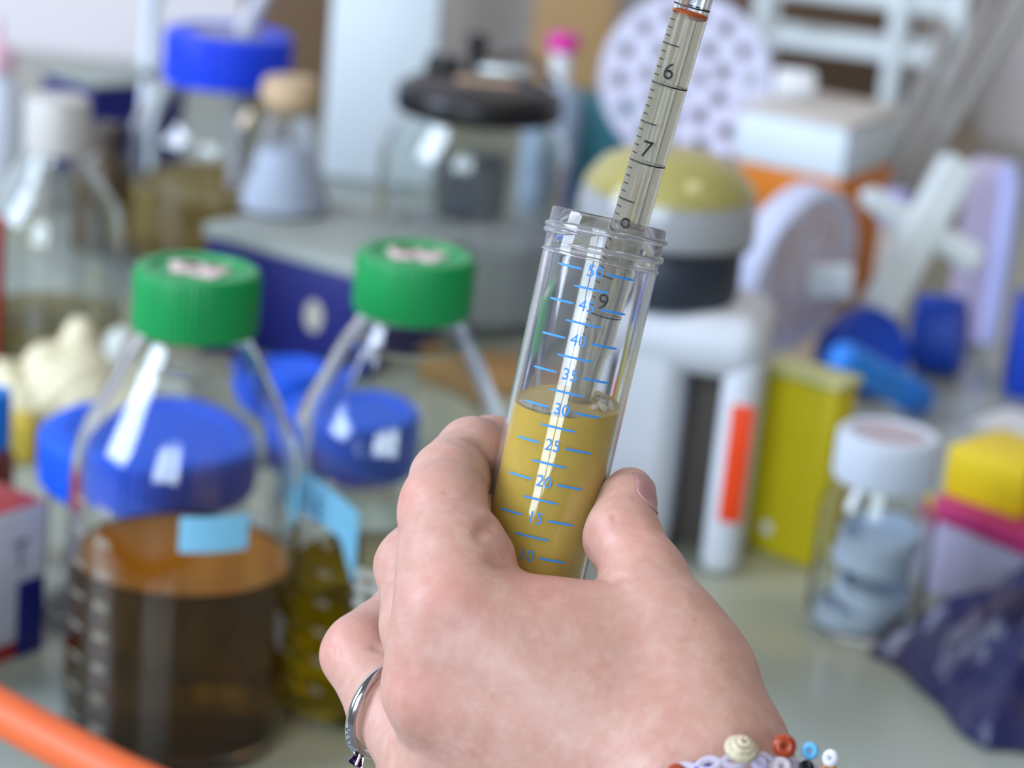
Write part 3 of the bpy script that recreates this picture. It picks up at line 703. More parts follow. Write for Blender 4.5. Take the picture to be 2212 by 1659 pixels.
# ------------------------------------------------------------------ the two green-capped bottles
GREEN = pm('green_plastic', rgb(14, 146, 76), 0.40, var=0.05)
CAPMARK = pm('pinkish_white_print', rgb(224, 200, 196), 0.6, var=0.08, scale=150)
AMBER = glass('amber_medium', (0.44, 0.27, 0.05, 1), 0, 1.34, haze=0.05, haze_c=(0.60, 0.24, 0.01, 1))
AMBER_LIT = glass('amber_surface_lit', (0.80, 0.42, 0.08, 1), 0, 1.34, haze=0.55, haze_c=(0.80, 0.25, 0.008, 1), front=0.8)  # brighter orange top: light coming through the liquid painted into the colour
YELLOW = glass('yellow_medium', (0.62, 0.52, 0.06, 1), 0, 1.34, haze=0.08, haze_c=(0.62, 0.46, 0.012, 1))
YELLOWTOP = glass('yellow_surface', (0.70, 0.56, 0.10, 1), 0, 1.34, haze=0.25, haze_c=(0.50, 0.34, 0.02, 1), front=0.8)
def green_bottle(label, loc, rz, liq, liqz):
    o = thing('reagent_bottle', label, 'bottle', loc, rz, 'green-capped bottles')
    Rb, t = 0.0505, 0.0026
    out = [(0, 0.003), (0.036, 0.0025), (0.044, 0.0), (0.0485, 0.003), (Rb, 0.010), (Rb, 0.124), (0.0503, 0.129), (0.0497, 0.134), (0.0487, 0.1385), (0.0472, 0.1425), (0.0456, 0.1460), (0.0448, 0.1475), (0.0312, 0.1766), (0.0300, 0.1780), (0.0280, 0.1806), (0.0245, 0.187), (0.0205, 0.192), (0.0205, 0.216)]
    inn = [(0, 0.007), (0.036, 0.0065), (0.045, 0.0068), (Rb - t, 0.013), (Rb - t, 0.124), (0.0477, 0.129), (0.0471, 0.134), (0.0461, 0.1385), (0.0446, 0.1425), (0.0430, 0.1460), (0.0422, 0.1475), (0.0286, 0.1766), (0.0275, 0.1780), (0.0256, 0.1806), (0.022, 0.187), (0.0178, 0.192), (0.0178, 0.216)]
    bm = B(); add_lathe(bm, out + inn[::-1], 96); obj('body', bm, GLASS, o)
    bm = B(); add_lathe(bm, [(0, 0.0068), (0.036, 0.0063), (0.0448, 0.0066), (Rb - t + 0.0002, 0.013), (Rb - t + 0.0002, liqz + 0.0016), (Rb - t - 0.0006, liqz + 0.0004), (Rb - t - 0.0025, liqz), (0, liqz)], 96); lq = obj('liquid', bm, liq, o)
    lq.data.materials.append(AMBER_LIT if liq is AMBER else YELLOWTOP)
    for p in lq.data.polygons:
        if p.center.z > liqz - 0.0001 and (p.center.x ** 2 + p.center.y ** 2) ** 0.5 < Rb - t - 0.0004: p.material_index = 1
    bm = B(); ribbed_cap(bm, 0.0270, 0.191, 0.0275, 60); cp = obj('cap', bm, GREEN, o, angle=30)
    bm = B()
    for (x, y, w, h, a) in ((-0.006, 0.002, 0.012, 0.019, 0.2), (0.006, -0.002, 0.011, 0.018, -0.35), (0.000, 0.006, 0.016, 0.006, 0.1)):
        add_box(bm, (x, y, 0.21745), (w, h, 0.0006), 0.0001, Matrix.Rotation(a - rz, 3, 'Z'))
    obj('cap_print', bm, CAPMARK, cp)
    # white scale on the glass; local angle -90 degrees faces the camera
    R1 = lambda z: Rb + 0.0002
    bm = B(); a0 = radians(-90 - 36) - rz; sh = []
    for k in range(8):
        z = 0.018 + k * 0.0145
        if z > 0.12: break
        sh.append(strip(a0 - radians(26), a0 - radians(10), z, 0.0008))
        sh.append(letters('%d00' % (k + 2), 0.0054, a0 + radians(2), z, Rb))
    wrap_print(bm, sh, R1); obj('scale_print', bm, GREYPRINT, o, smooth=False)
    return o
TAPE = pm('sky_blue_tape', rgb(140, 212, 250), 0.55, var=0.05)
INK = pm('dark_blue_ink', rgb(60, 96, 140), 0.6)
def tape(parent, Rb, a0, a1, z0, z1, droop=0.0, curl=0.0, ink=False):
    bm = B(); n = 16; rows = []
    for i in range(n + 1):
        t = i / n; a = radians(a0 + (a1 - a0) * t); lift = 0.0004 + curl * max(0, t - 0.55) ** 2
        dz = -droop * t * t; ex = -0.018 * max(0, (t - 0.78) / 0.22) * (1 if droop else 0)
        rows.append([bm.verts.new(((Rb + lift + th) * cos(a), (Rb + lift + th) * sin(a), zz)) for th in (0, 0.0002) for zz in (z0 + dz + ex, z1 + dz * 1.4)])
    for i in range(n):
        A, C = rows[i], rows[i + 1]
        for f in ((0, 1), (1, 3), (3, 2), (2, 0)): bm.faces.new((A[f[0]], A[f[1]], C[f[1]], C[f[0]]))
    for A in (rows[0], rows[-1]): bm.faces.new((A[0], A[1], A[3], A[2]))
    tp = obj('label_tape', bm, TAPE, parent)
    if ink:
        bm = B(); sh = []
        for (da, dzz, w, h) in ((9, 0.0, 1.2, 0.012), (15, -0.001, 1.1, 0.011), (17, -0.0055, 3.0, 0.0018), (22, -0.003, 1.0, 0.012), (24, 0.002, 2.6, 0.0018), (24, -0.003, 2.6, 0.0018), (24, -0.008, 2.6, 0.0018)):
            a = radians(a0 + da); zc = (z0 + z1) / 2 + dzz - droop * (da / (a1 - a0)) ** 2
            vs = [(a - radians(w) / 2, zc - h / 2), (a + radians(w) / 2, zc - h / 2), (a + radians(w) / 2, zc + h / 2), (a - radians(w) / 2, zc + h / 2)]
            sh.append((vs, [(0, 1, 2, 3)]))
        wrap_print(bm, sh, lambda z: Rb + 0.0011 + curl * 0.01); obj('handwriting', bm, INK, tp, smooth=False)
g1 = green_bottle('amber-filled glass bottle with green screw cap and white scale at lower left', (-0.138, 0.952, 0), 0.0, AMBER, 0.086)
tape(g1, 0.0505, -84, -50, 0.108, 0.124)
g2 = green_bottle('glass bottle with green screw cap behind the hand, right of the amber bottle', (-0.0485, 1.012, 0), 0.30, YELLOW, 0.062)
tape(g2, 0.0505, -90 - 17.2 - 62, -90 - 17.2 - 14, 0.101, 0.121, droop=0.007, curl=0.02, ink=True)
bm = B(); vs = []
for r_, zc in enumerate((0.081, 0.074, 0.067)):
    for c_ in range(5):
        if (r_ * 5 + c_) % 4 == 3: continue
        a = radians(-90 - 17.2 - 12 + c_ * 7.5); w = radians(2.6)
        vs.append(([(a - w, zc - 0.0022), (a + w, zc - 0.0022), (a + w, zc + 0.0022), (a - w, zc + 0.0022)], [(0, 1, 2, 3)]))
vs.append(strip(radians(-90 - 17.2 - 22), radians(-90 - 17.2 + 6), 0.040, 0.018, round_ends=False))
wrap_print(bm, vs, lambda z: 0.0508); obj('white_label_print', bm, WHITEPRINT, g2, smooth=False)

# ------------------------------------------------------------------ implicit surfaces for organic shapes (smooth union of tapered capsules)
def seg_sdf(p, a, b, ra, rb):
    ab = b - a; t = np.clip(((p - a) @ ab) / max(ab @ ab, 1e-9), 0, 1)
    q = p - a - t[:, None] * ab
    return np.sqrt((q * q).sum(1)) - (ra + (rb - ra) * t)
def smin(a, b, k):
    h = np.clip(0.5 + 0.5 * (b - a) / k, 0, 1)
    return b + (a - b) * h - k * h * (1 - h)
def iso_mesh(sdf, lo, hi, h):
    lo = np.array(lo, float); n = np.ceil((np.array(hi) - lo) / h).astype(int); Bk = 6
    nb = (n + Bk - 1) // Bk; n = nb * Bk
    cc = np.stack(np.meshgrid(*[np.arange(k) for k in nb], indexing='ij'), -1).reshape(-1, 3)
    cen = lo + (cc * Bk + (Bk - 1) / 2) * h
    cv = sdf(cen)
    V = np.repeat(np.repeat(np.repeat(cv.reshape(nb), Bk, 0), Bk, 1), Bk, 2).astype(np.float32)
    act = cc[np.abs(cv) < h * Bk * 1.25]
    off = np.stack(np.meshgrid(*[np.arange(Bk)] * 3, indexing='ij'), -1).reshape(-1, 3)
    for s in range(0, len(act), 2000):
        ii = (act[s:s + 2000, None, :] * Bk + off[None]).reshape(-1, 3)
        V[ii[:, 0], ii[:, 1], ii[:, 2]] = sdf(lo + ii * h)
    S = V < 0
    cs = [(i, j, k) for i in (0, 1) for j in (0, 1) for k in (0, 1)]
    def sl(A, c): return A[c[0]:A.shape[0] - 1 + c[0], c[1]:A.shape[1] - 1 + c[1], c[2]:A.shape[2] - 1 + c[2]]
    cnt = sum(sl(S, c).astype(np.int8) for c in cs)
    idx = np.argwhere((cnt > 0) & (cnt < 8))
    vid = -np.ones(cnt.shape, np.int64); vid[idx[:, 0], idx[:, 1], idx[:, 2]] = np.arange(len(idx))
    acc = np.zeros((len(idx), 3)); num = np.zeros(len(idx))
    val = {c: V[idx[:, 0] + c[0], idx[:, 1] + c[1], idx[:, 2] + c[2]].astype(float) for c in cs}
    for c in cs:
        for ax in range(3):
            if c[ax]: continue
            d = list(c); d[ax] = 1; d = tuple(d)
            a, b = val[c], val[d]; m = (a < 0) != (b < 0)
            t = np.where(m, a / np.where(m, a - b, 1), 0); pos = np.tile(np.array(c, float), (len(idx), 1)); pos[:, ax] = t
            acc[m] += pos[m]; num[m] += 1
    verts = lo + (idx + acc / num[:, None]) * h
    faces = []
    for ax in range(3):
        o1, o2 = [(1, 2), (2, 0), (0, 1)][ax]
        s0 = [slice(None)] * 3; s1 = [slice(None)] * 3; s0[ax] = slice(0, -1); s1[ax] = slice(1, None)
        A, Bq = S[tuple(s0)], S[tuple(s1)]; e = np.argwhere(A != Bq)
        e = e[(e[:, o1] > 0) & (e[:, o2] > 0) & (e[:, o1] < cnt.shape[o1]) & (e[:, o2] < cnt.shape[o2])]
        inside = A[e[:, 0], e[:, 1], e[:, 2]]
        q = []
        for d1, d2 in ((1, 1), (0, 1), (0, 0), (1, 0)):
            c = e.copy(); c[:, o1] -= d1; c[:, o2] -= d2; q.append(vid[c[:, 0], c[:, 1], c[:, 2]])
        q = np.stack(q, 1); q[~inside] = q[~inside][:, ::-1]; faces.append(q)
    return verts, np.concatenate(faces)
def mesh_from(name, v, f):
    me = bpy.data.meshes.new(name); me.from_pydata(v.tolist(), [], f.tolist()); me.update(); return me

# crumpled cream gloves at the left
def glove(label, prims, h, m, group):
    pr = [(P(*a[:3]) * 1000, a[3], P(*b[:3]) * 1000, b[3]) for a, b in prims]
    def sdf(p):
        d = None
        for a, ra, b, rb in pr:
            s = seg_sdf(p, a, b, ra, rb); d = s if d is None else smin(d, s, 5.0)
        d = d + 1.3 * np.sin(p[:, 0] * 0.42 + p[:, 2] * 0.3) * np.sin(p[:, 1] * 0.35 + p[:, 2] * 0.5)
        return np.maximum(d, -p[:, 2])
    pts = np.array([x for a, ra, b, rb in pr for x in (a - ra, a + ra, b - rb, b + rb)])
    lo = pts.min(0) - 4; hi = pts.max(0) + 4; lo[2] = max(lo[2], -3.5)
    v, f = iso_mesh(sdf, lo, hi, h); o = obj('latex_glove', mesh_from('latex_glove', v / 1000, f), m); o.data.materials.clear(); o.data.materials.append(m)
    return tag(o, label, 'glove', group)
LATEX = pm('cream_latex', rgb(226, 218, 184), 0.5, var=0.06, scale=30, sss=0.1)
glove('crumpled cream latex glove with fingers sticking up at left', [((160, 850, 1.40, 30), (60, 900, 1.40, 24)), ((165, 850, 1.40, 24), (172, 715, 1.40, 9)), ((110, 860, 1.39, 20), (100, 790, 1.39, 14)), ((190, 880, 1.39, 18), (300, 915, 1.38, 12)), ((40, 880, 1.38, 16), (10, 800, 1.38, 8))], 2.2, LATEX, 'latex gloves')
glove('pale latex glove beside the green cap, half behind the amber bottle', [((270, 900, 1.47, 18), (262, 740, 1.47, 10)), ((275, 880, 1.46, 16), (350, 850, 1.46, 13)), ((330, 860, 1.46, 12), (385, 880, 1.45, 8))], 2.2, pm('pale_latex', rgb(214, 222, 214), 0.5, var=0.06), 'latex gloves')
o = thing('sponge', 'yellow sponge at the left edge beside the gloves', 'sponge', XY(8, 940, 1.36), 0.3)
bm = B(); add_box(bm, (0, 0, 0.014), (0.036, 0.026, 0.028), 0.005, seg=3); obj('foam', bm, pm('yellow_foam', rgb(212, 186, 76), 0.8, var=0.15, scale=200, bump=0.4), o)

# ------------------------------------------------------------------ centrifuge tube
TA = P(1317, 471, 0.560)                                   # middle of the rim
TB = P(1172, 1108, 0.5655)
tu = Vector(TA - TB).normalized()
tv = Vector(CAM - TA); tv = (tv - tu * tv.dot(tu)).normalized()
LT = 0.1150                                                # whole length, tip to rim
tip = Vector(TA) - tu * LT
MT = frame(tip, tu, tv)                                    # local +X faces the camera; local +Y points right in the picture
tube = thing('centrifuge_tube', 'clear conical tube with blue volume marks holding yellow liquid in the hand', 'tube', mat=MT)
def trad(z): return 0.01382 + (0.0142 - 0.01382) * np.clip((z - 0.015) / 0.1, 0, 1)
PS = glass('clear_polystyrene', (0.99, 0.99, 0.995, 1), 0.0, 1.45, haze=0.05, haze_c=(0.8, 0.82, 0.88, 1))
ot = [(0, 0), (0.0028, 0.0002), (0.0034, 0.001), (0.0138, 0.0150), (float(trad(0.02)), 0.020), (float(trad(0.09)), 0.0905), (float(trad(0.105)), 0.1035), (0.01418, 0.1042), (0.01418, 0.1146), (0.0139, 0.115)]
it = [(0.0131, 0.115), (0.0129, 0.1146), (float(trad(0.105)) - 0.00125, 0.1035), (float(trad(0.09)) - 0.0012, 0.09), (float(trad(0.02)) - 0.0012, 0.020), (0.0126, 0.0153), (0.0024, 0.0018), (0, 0.0016)]
bm = B(); add_lathe(bm, ot + it, 128); obj('shell', bm, PS, tube, angle=35)
# screw thread: two ridges running round below the rim, and a thin seal ring
for z0, turns, a00, nm in ((0.1066, 1.02, -0.6, 'thread_ridge'), (0.1094, 0.98, 2.3, 'thread_ridge')):
    PST = glass('frosted_polystyrene', (0.99, 0.99, 0.995, 1), 0.03, 1.47, haze=0.16, haze_c=(0.86, 0.86, 0.9, 1))
    bm = B(); pts = []; n = 96; rr = []
    for i in range(n + 1):
        t = i / n; a = a00 + 2 * pi * turns * t; z = z0 + 0.0030 * t * turns
        pts.append((0.01425 * cos(a), 0.01425 * sin(a), z)); rr.append(0.00085 * min(1, t / 0.05 + 0.25, (1 - t) / 0.05 + 0.25))
    add_tube(bm, pts, rr, 12); obj(nm, bm, PST, tube, angle=60)
bm = B(); add_tube(bm, [(0.01415 * cos(2 * pi * i / 96), 0.01415 * sin(2 * pi * i / 96), 0.1046) for i in range(96)], 0.00045, 8, closed=True); obj('seal_ring', bm, PS, tube, angle=60)
# liquid, its surface level in the room although the tube leans
LEVEL = 0.3073
MTi = MT.inverted()
LIQ = glass('yellow_broth', (0.99, 0.93, 0.62, 1), 0.0, 1.335, haze=0.80, haze_c=(1.0, 0.68, 0.06, 1), front=0.92)
LIQ_LIT = glass('broth_surface_lit', (0.99, 0.95, 0.75, 1), 0.0, 1.335, haze=0.55, haze_c=(1.0, 0.78, 0.28, 1), front=0.85)  # surface coloured brighter than the body to offset shade inside the tube
bm = B(); seg = 96; rings = []
ri = lambda z: float(trad(z)) - 0.00122
for (r, z) in ((0.0023, 0.0019), (0.0125, 0.0153), (ri(0.02), 0.020), (ri(0.035), 0.035), (ri(0.05), 0.05)):
    rings.append([bm.verts.new((r * cos(2 * pi * k / seg), r * sin(2 * pi * k / seg), z)) for k in range(seg)])
def level_z(x, y):                      # local height of the level surface above local (x, y)
    ax, ay, az = MT.col[0].xyz, MT.col[1].xyz, MT.col[2].xyz
    return (LEVEL - tip.z - x * ax.z - y * ay.z) / az.z
for fr, rise in ((1.0, 0.0006), (0.975, 0.0003), (0.93, 0.0001), (0.8, 0.0), (0.5, 0.0), (0.2, 0.0)):
    ring = []
    for k in range(seg):
        a = 2 * pi * k / seg; r = ri(0.066) * fr; x, y = r * cos(a), r * sin(a); ring.append(bm.verts.new((x, y, level_z(x, y) + rise)))
    rings.append(ring)
for A, Bb in zip(rings[:-1], rings[1:]):
    for k in range(seg): bm.faces.new((A[k], A[(k + 1) % seg], Bb[(k + 1) % seg], Bb[k]))
bm.faces.new(rings[0][::-1]); bm.faces.new(rings[-1])
liquid = obj('liquid', bm, LIQ, tube, angle=50)
liquid.data.materials.append(LIQ_LIT)
for p in liquid.data.polygons:
    if p.index >= seg * 5: p.material_index = 1
# bubbles at the surface
BUB = glass('bubble_film', (1, 0.97, 0.92, 1), 0, 1.5, haze=0.42, haze_c=(1.0, 0.92, 0.76, 1), front=0.8)
bub_me = None; rnd = random.Random(3)
spots = []
for i in range(34):
    a = radians(rnd.uniform(-62, 8)); r = rnd.uniform(0.0112, 0.0121); spots.append((r * cos(a), r * sin(a), rnd.uniform(0.00045, 0.0010)))
for i in range(26):
    a = radians(rnd.uniform(62, 165)); r = rnd.uniform(0.0070, 0.0116); spots.append((r * cos(a), r * sin(a), rnd.uniform(0.0004, 0.0011)))
for x, y, r in spots:
    if bub_me is None:
        t = bmesh.new(); bmesh.ops.create_icosphere(t, subdivisions=2, radius=1.0)
        bo = obj('bubble', t, BUB, liquid); bub_me = bo.data
    else:
        bo = bpy.data.objects.new('bubble', bub_me); COL.objects.link(bo); bo.parent = liquid
    bo.location = (x, y, level_z(x, y) + r * 0.70 + (0.0007 if x > 0.004 else 0.0002)); bo.scale = (r, r, r)
# blue print: local +X faces the camera, positive angle runs to the right
BLUEPR = pm('blue_print', rgb(58, 148, 232), 0.5, var=0.03)
bm = B(); sh = []
marks = [(50, -0.0132), (45, -0.0216), (40, -0.0300), (35, -0.0384), (30, -0.0469), (25, -0.0557), (20, -0.0646), (15, -0.0735), (10, -0.0827), (5, -0.0925)]
prr = lambda z: float(trad(z)) + 0.00006
for i, (n_, dz) in enumerate(marks):
    z = LT + dz; dr = radians(-4.5 * i / 8)
    sh.append(strip(radians(-42) + dr, radians(-15) + dr, z, 0.00052))
    sh.append(strip(radians(10.5) + dr, radians(38.5) + dr, z, 0.00052))
    sh.append(letters(str(n_), 0.0040, radians(-2) + dr, z - 0.0001, 0.0141))
    if i < len(marks) - 1:
        zm = LT + (dz + marks[i + 1][1]) / 2
        sh.append(strip(radians(-19.5) + dr, radians(16) + dr, zm, 0.00048))
wrap_print(bm, sh, prr); obj('volume_print', bm, BLUEPR, tube, smooth=False)

# ------------------------------------------------------------------ pipette
PA = P(1304, 680, 0.562); PB = P(1446, 185, 0.5490)
pu = Vector(PB - PA).normalized()
pv = Vector(CAM - PA); pv = (pv - pu * pv.dot(pu)).normalized()
MP = frame(PA, pu, pv)
pip = thing('pipette', 'clear graduated pipette with black numbers dipping into the tube', 'pipette', mat=MP)
PG = glass('pipette_plastic', (0.985, 0.985, 0.985, 1), 0.0, 1.49, haze=0.02, haze_c=(0.85, 0.82, 0.8, 1))
Rp = 0.00435; ti = 0.00065
op = [(0.0009, -0.0425), (0.0013, -0.042), (0.0030, -0.025), (0.0037, -0.0105), (0.0041, -0.0085), (Rp, -0.0075), (Rp, 0.19)]
ip = [(Rp - ti, 0.19), (Rp - ti, -0.0072), (0.0034, -0.0084), (0.0031, -0.0105), (0.0024, -0.025), (0.0007, -0.0415), (0.0005, -0.0425)]
bm = B(); add_lathe(bm, op + ip, 64, closed=True); obj('barrel', bm, PG, pip, angle=50)
MEN = 0.0742
bm = B(); rl = Rp - ti + 0.00003
add_lathe(bm, [(0, -0.0400), (0.0007, -0.0400), (0.00243, -0.025), (0.00313, -0.0105), (0.00343, -0.0084), (rl, -0.0072), (rl, MEN + 0.0007), (rl - 0.0005, MEN + 0.0002), (rl - 0.0014, MEN - 0.0002), (0, MEN - 0.0004)], 64)
pl = obj('liquid', bm, glass('straw_broth', (0.975, 0.955, 0.86, 1), 0, 1.335, haze=0.44, haze_c=(0.90, 0.84, 0.66, 1), front=0.7), pip, angle=60)
bm = B(); add_lathe(bm, [(rl, MEN + 0.0013), (rl - 0.0002, MEN + 0.0014), (rl - 0.0012, MEN + 0.0002), (rl - 0.0022, MEN - 0.0001), (rl - 0.0012, MEN - 0.0003), (rl, MEN + 0.0005)], 64, closed=True)
obj('meniscus', bm, glass('painted_refraction', rgb(250, 130, 60), 0, 1.33, haze=0.7, haze_c=(0.95, 0.22, 0.05, 1), front=0.8), pl)  # red refracted from the surroundings, painted on as an orange ring
bm = B(); sh = []; BLKP = pm('black_print', rgb(22, 20, 22), 0.5, var=0.02)
zr = lambda v: (9 - v) * 0.0191 + 0.0003
for v in (4, 5, 6, 7, 8, 9):
    z = zr(v); sh.append(strip(radians(-100), radians(195), z, 0.00034, 96, False))
    sh.append(letters(str(v), 0.0057, radians(-14), z + 0.0033, Rp))
    for k in range(1, 10):
        zz = z - k * 0.00191
        if zz < -0.006: break
        if k == 5: sh.append(strip(radians(-84), radians(-4), zz, 0.00034, round_ends=False))
        else: sh.append(strip(radians(-72), radians(-44), zz, 0.00026, round_ends=False))
wrap_print(bm, sh, lambda z: Rp + 0.00004); obj('scale_print', bm, BLKP, pip, smooth=False)

# ------------------------------------------------------------------ the hand (camera-aligned millimetres: x right, y up, z towards the camera)
def K(px, py, d): return np.array([(px - CX) / F * d, -(py - CY) / F * d, -d])
W2 = np.stack([RT, UP, -FWD], 1)
def to_world(v): return (v / 1000.0) @ W2.T + CAM
PALM = [  # (pixel, pixel, depth mm, radius mm) pairs
    ((985, 1320, 531, 12.5), (1480, 1690, 521, 17)),     # index metacarpal
    ((952, 1500, 533, 12.0), (1450, 1760, 524, 18)),     # middle
    ((972, 1410, 532.5, 12.3), (1465, 1722, 521, 17)),   # between the knuckles
    ((945, 1680, 541, 11.5), (1430, 1830, 530, 18)),     # ring
    ((960, 1850, 553, 11.0), (1420, 1880, 538, 17)),     # little
    ((1010, 1350, 533, 11.0), (1400, 1365, 533, 10.5)),  # web of skin under the tube
    ((1040, 1160, 541, 4.6), (1062, 1190, 540, 4.2)),    # fold of flesh squeezed against the tube
    ((1200, 1430, 535, 14.0), (1440, 1500, 530, 15)),
    ((1490, 1440, 531, 13.0), (1530, 1640, 520, 18)),    # thumb side of the palm
    ((1480, 1680, 520, 20.0), (1580, 1960, 500, 22)),    # wrist
    ((1430, 1760, 528, 20.0), (1500, 2000, 508, 22)),
    ((1580, 1960, 500, 23.0), (1900, 3300, 415, 32)),    # forearm
    ((1500, 2000, 508, 22.0), (1800, 3300, 425, 32)),
]
THUMB = [((1500, 1470, 530, 13.0), (1432, 1345, 535, 11.2)), ((1432, 1345, 535, 11.2), (1395, 1255, 542, 10.2)), ((1395, 1255, 542, 10.2), (1346, 1158, 551, 8.9)), ((1346, 1158, 551, 8.9), (1356, 1075, 559, 6.5)), ((1356, 1075, 559, 6.5), (1362, 1058, 561, 5.4)), ((1322, 1165, 552, 6.6), (1335, 1085, 560, 4.0))]
INDEX = [((985, 1320, 531, 12.5), (972, 1210, 539, 12.3)), ((972, 1210, 539, 12.3), (957, 1100, 550, 10.6)), ((957, 1100, 550, 10.6), (972, 1035, 561, 9.4)), ((972, 1035, 561, 9.4), (985, 1008, 568, 8.6))]
TIP = [((985, 1008, 568, 8.4), (1018, 975, 574, 8.0)), ((1018, 975, 574, 8.0), (1062, 975, 586, 8.4)), ((1052, 1010, 584, 8.4), (1100, 1024, 592, 7.8)), ((1062, 978, 586, 9.0), (1135, 1015, 592, 7.4))]
MIDDLE = [((952, 1500, 533, 12.0), (922, 1350, 547, 10.9)), ((922, 1350, 547, 10.9), (898, 1225, 563, 9.8)), ((898, 1225, 563, 9.8), (960, 1125, 584, 8.6)), ((960, 1125, 584, 8.6), (1090, 1110, 592, 7.0))]
RING = [((935, 1650, 545, 12.2), (850, 1528, 559, 10.9)), ((850, 1528, 559, 10.9), (777, 1418, 572, 9.6)), ((778, 1410, 572, 9.6), (880, 1320, 590, 8.6)), ((880, 1320, 590, 8.6), (1050, 1250, 596, 7.2))]
LITTLE = [((965, 1860, 556, 10), (880, 1730, 574, 8.5)), ((880, 1730, 574, 8.5), (880, 1600, 590, 8)), ((880, 1600, 590, 8), (1010, 1500, 600, 7))]
def prep(L): return [(K(*a[:3]), a[3], K(*b[:3]), b[3]) for a, b in L]
PALM, THUMB, INDEX, TIP, MIDDLE, RING, LITTLE = map(prep, (PALM, THUMB, INDEX, TIP, MIDDLE, RING, LITTLE))
def uni(p, L, k):
    d = None
    for a, ra, b, rb in L:
        s = seg_sdf(p, a, b, ra, rb); d = s if d is None else smin(d, s, k)
    return d
# soft bumps: knuckles and pads
BUMPS = [(K(970, 1300, 529), 8.0), (K(940, 1490, 533), 8.0)]
GROOVES = [  # creases: pixel path, width and depth in mm
    ([(1090, 1112), (1068, 1124), (1046, 1140), (1030, 1160)], 1.5, 0.8),
    ([(1128, 1200), (1090, 1212), (1050, 1215)], 2.0, 0.55),
    ([(1318, 1122), (1350, 1128), (1392, 1146)], 0.9, 0.28),
    ([(1322, 1140), (1358, 1143), (1400, 1164)], 0.9, 0.25),
    ([(1300, 1262), (1330, 1246), (1362, 1248)], 1.1, 0.28),
    ([(706, 1386), (718, 1402), (722, 1424)], 0.7, 0.22),
    ([(718, 1378), (732, 1398), (735, 1424)], 0.7, 0.22),
    ([(800, 1395), (826, 1402), (842, 1408)], 1.5, 0.6),
    ([(960, 942), (1000, 960), (1030, 985)], 1.2, 0.2),
]
# the tube's own axis in these coordinates, so that skin is pressed flat where it touches
def to_cam(w): return (np.array(w) - CAM) @ W2 * 1000.0
TT, TR = to_cam(tip), to_cam(TA)
def hand_base(p):
    palm = uni(p, PALM, 9.0)
    for c, r in BUMPS: palm = smin(palm, np.sqrt(((p - c) ** 2).sum(1)) - r, 7.0)
    fs = [smin(palm, uni(p, THUMB, 3.0), 7.0), smin(palm, smin(uni(p, INDEX, 3.0), uni(p, TIP, 4.0), 1.3), 6.0), smin(palm, uni(p, MIDDLE, 3.0), 5.0), smin(palm, uni(p, RING, 3.0), 4.0), smin(palm, uni(p, LITTLE, 3.0), 4.0)]
    d = fs[0]
    for f in fs[1:]: d = smin(d, f, 1.2)
    d = d + 0.25
    # low, broad unevenness of tendons and veins
    d = d + 0.22 * np.sin(p[:, 0] * 0.21 + p[:, 1] * 0.33 + 0.6) * np.sin(p[:, 1] * 0.17 - p[:, 0] * 0.11)
    # the tube presses into the flesh
    ax = (TR - TT) / np.linalg.norm(TR - TT); w = p - TT; t = w @ ax; q = w - t[:, None] * ax
    rt = np.clip(3.4 + t * 0.72, 3.4, 14.0) + 0.12
    dt = np.maximum(np.sqrt((q * q).sum(1)) - rt, -t - 0.5)
    return np.maximum(d, -dt)
GPTS = []
for path, gw, gd in GROOVES:
    pts = []
    for (x0, y0), (x1, y1) in zip(path[:-1], path[1:]):
        for k in range(6): pts.append((x0 + (x1 - x0) * k / 6, y0 + (y1 - y0) * k / 6))
    pts.append(path[-1])
    dirs = np.array([[(px - CX) / F, -(py - CY) / F, -1.0] for px, py in pts]); dirs /= np.linalg.norm(dirs, axis=1)[:, None]
    t = np.full(len(pts), 470.0)
    for _ in range(90): t += np.clip(hand_base(dirs * t[:, None]), -2, 4) * 0.8
    q = dirs * t[:, None]; n_ = len(q)
    for k in range(n_):
        if t[k] < 640: GPTS.append((q[k], gw, gd * min(1, (k + 1) / 4, (n_ - k) / 4)))
def hand_sdf(p):
    d = hand_base(p)
    for c, gw, gd in GPTS:
        r2 = ((p - c) ** 2).sum(1); m = r2 < (3 * gw) ** 2
        if m.any(): d[m] += 0.42 * gd * np.exp(-r2[m] / gw ** 2)
    return d
allp = np.array([x for L in (THUMB, INDEX, TIP, MIDDLE, RING, LITTLE, PALM) for a, ra, b, rb in L for x in (a - ra, a + ra, b - rb, b + rb)])
lo = allp.min(0) - 5; hi = allp.max(0) + 5
hv, hf = iso_mesh(hand_sdf, lo, hi, 0.55)
fl = np.zeros(len(hv))
for c, r in ((K(965, 1300, 520), 9), (K(905, 1500, 522), 10), (K(1180, 1265, 530), 10), (K(880, 1080, 545), 8), (K(735, 1400, 566), 8), (K(1380, 1180, 545), 9), (K(1080, 960, 578), 9)):
    fl = np.maximum(fl, 0.40 * np.exp(-((hv - c) ** 2).sum(1) / r ** 2))
SKIN = skin_mat()
person = thing('person', "person's bare hand with a silver ring and beaded bracelet, gripping the yellow tube from below", 'person', Vector(to_world(K(1400, 1500, 530))))
PI_ = person.matrix_world.copy(); PI_.translation = person.location
off = np.array(person.location)
me = mesh_from('hand', to_world(hv) - off, hf)
att = me.attributes.new('flush', 'FLOAT', 'POINT'); att.data.foreach_set('value', fl.astype(np.float32))
hand = obj('hand', me, SKIN, person, angle=180)
